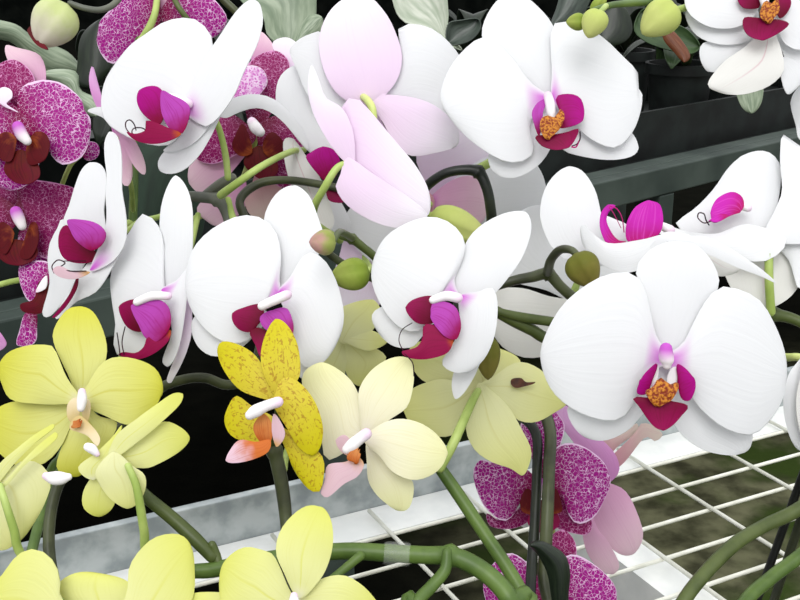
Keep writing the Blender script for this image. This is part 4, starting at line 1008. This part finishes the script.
# ---- K: pale yellow plant
f = K.flower('pale creamy bloom with pink lip, at bottom centre', (364, 440), .47, (-.1, -.1))
f.petal('yellow_pale', '367,430 360,412 359,390 372,370 392,358 409,359 414,377 408,405 392,418', tip=5, z=.004)
f.dorsal('yellow_pale', '359,432 362,408 354,385 339,370 321,363 304,373 304,392 318,414 322,440 326,459 340,455', tip=4)
f.petal('yellow_pale', '370,441 378,426 398,419 420,423 438,436 447,454 436,472 414,480 393,472 380,456', tip=5, z=-.002)
f.sepal('yellow_pale', '370,448 380,454 396,468 413,482 410,506 398,510 380,498 369,482 367,464', tip=5)
f.lip('lip_pinkwhite', '356,456 346,462 328,465 325,480 321,492 328,497 344,484 358,476 364,464', z=-.013, tip=4)
f.lobe('lip_pinkwhite', '350,456 340,450 336,440 345,435 352,444', z=-.010, tip=2)
f.callus('lip_orange', '356,462 348,458 350,452 358,450 360,458', z=-.016)
f.tube('column', 'column', [(366, 434, 6), (358, 440, 6), (352, 445, 6.4), (347, 449, 5)], -.016, 12)
f.pedicel([(368, 440, .49, 3), (400, 452, .512, 3.6), (440, 470, .515, 4), (448, 478, .515, 4)])
f = K.flower('pale yellow bloom seen from behind with a brown blemish', (481, 388), .535, (0, -.05))
f.petal('yellow_back', '484,387 495,376 510,365 522,362 536,367 548,377 557,391 566,403 555,412 536,422 518,420 506,407 492,395', tip=7, z=-.004)
f.sepal('yellow_back', '481,389 470,410 466,430 475,450 492,462 510,468 522,475 528,467 531,450 522,430 509,408 494,393', tip=6, z=-.006)
f.petal('yellow_back', '478,387 456,381 436,380 411,390 404,410 414,427 430,435 450,436 463,426 472,406', tip=4)
f.petal('yellow_back', '478,386 450,385 425,382 411,364 412,346 440,338 466,352', tip=4, z=.004)
f.dorsal('yellow_back', '482,386 478,362 488,348 502,350 518,358 520,368 506,380', tip=3)
f.part('blemish', 'scar', '511,384 512,379 521,378 526,382 535,382 533,384 526,386 516,388', z=-.0098, dt=0, bow=0, cup=0, ruf=.0001, thick=.0006, lab='dark brown blemish')
f.pedicel([(478, 391, .524, 3.6), (471, 404, .518, 4.4), (462, 424, .512, 4.8), (452, 446, .508, 5), (440, 468, .508, 5)], 'pedicel')
K.stem([(432, 458, .512, 5), (444, 474, .51, 6.2), (462, 500, .507, 6.6), (486, 536, .502, 6.8), (510, 572, .497, 7), (530, 610, .49, 7.2), (545, 650, .48, 7.4), (K.top(), .0035)], 'stem_green', node=())

# ---- stakes and clip
def stake(label, a, Za, mat, r):
    p = at(*a, Za); q = Vector((p.x, p.y, 0))
    return p
def make_stake(label, top, bot, Z0, mat, r):
    a = at(top[0], top[1], Z0); 
    # follow the line seen in the picture down to the mesh top
    d0 = at(bot[0], bot[1], 1.0) - CM.translation
    lo, hi = .3, 1.5
    b = on_plane(bot[0], bot[1], WTOP)
    ob = sweep('plant_stake', mat, [b + (a - b) * (i / 12) for i in range(13)], [r] * 13, None, b, 10)
    ob.location = b; ob['label'] = label; ob['category'] = 'stake'
    return ob
make_stake('black plant stake leaning over the wire mesh at right', (806, 466), (758, 598), .72, 'stake', .0028)
make_stake('dark green plant stake beside the black one over the mesh', (816, 474), (772, 606), .715, 'stake_green', .0030)
s = NT('clear_plastic'); pb = s.n('ShaderNodeBsdfPrincipled'); pb.inputs['Base Color'].default_value = (.9, .93, .9, 1); pb.inputs['Roughness'].default_value = .15
tb = s.n('ShaderNodeBsdfTransparent'); mb = s.n('ShaderNodeMixShader'); mb.inputs[0].default_value = .07; s.l(tb.outputs[0], mb.inputs[1]); s.l(pb.outputs[0], mb.inputs[2]); s.l(mb.outputs[0], s.out.inputs[0]); M['clip'] = s.m
c0 = at(396, 554, .467)
ring = []
cl = tube('plant_clip', 'clip', [(384, 553, .468, 10.6), (390, 553.4, .468, 11.6), (398, 553.8, .4678, 12), (406, 554.3, .467, 11.6), (410, 554.6, .4668, 10.6)], None, c0, 4, 16, (), False)
cl.location = c0; cl['label'] = 'clear plastic clip around the thick green stem'; cl['category'] = 'clip'
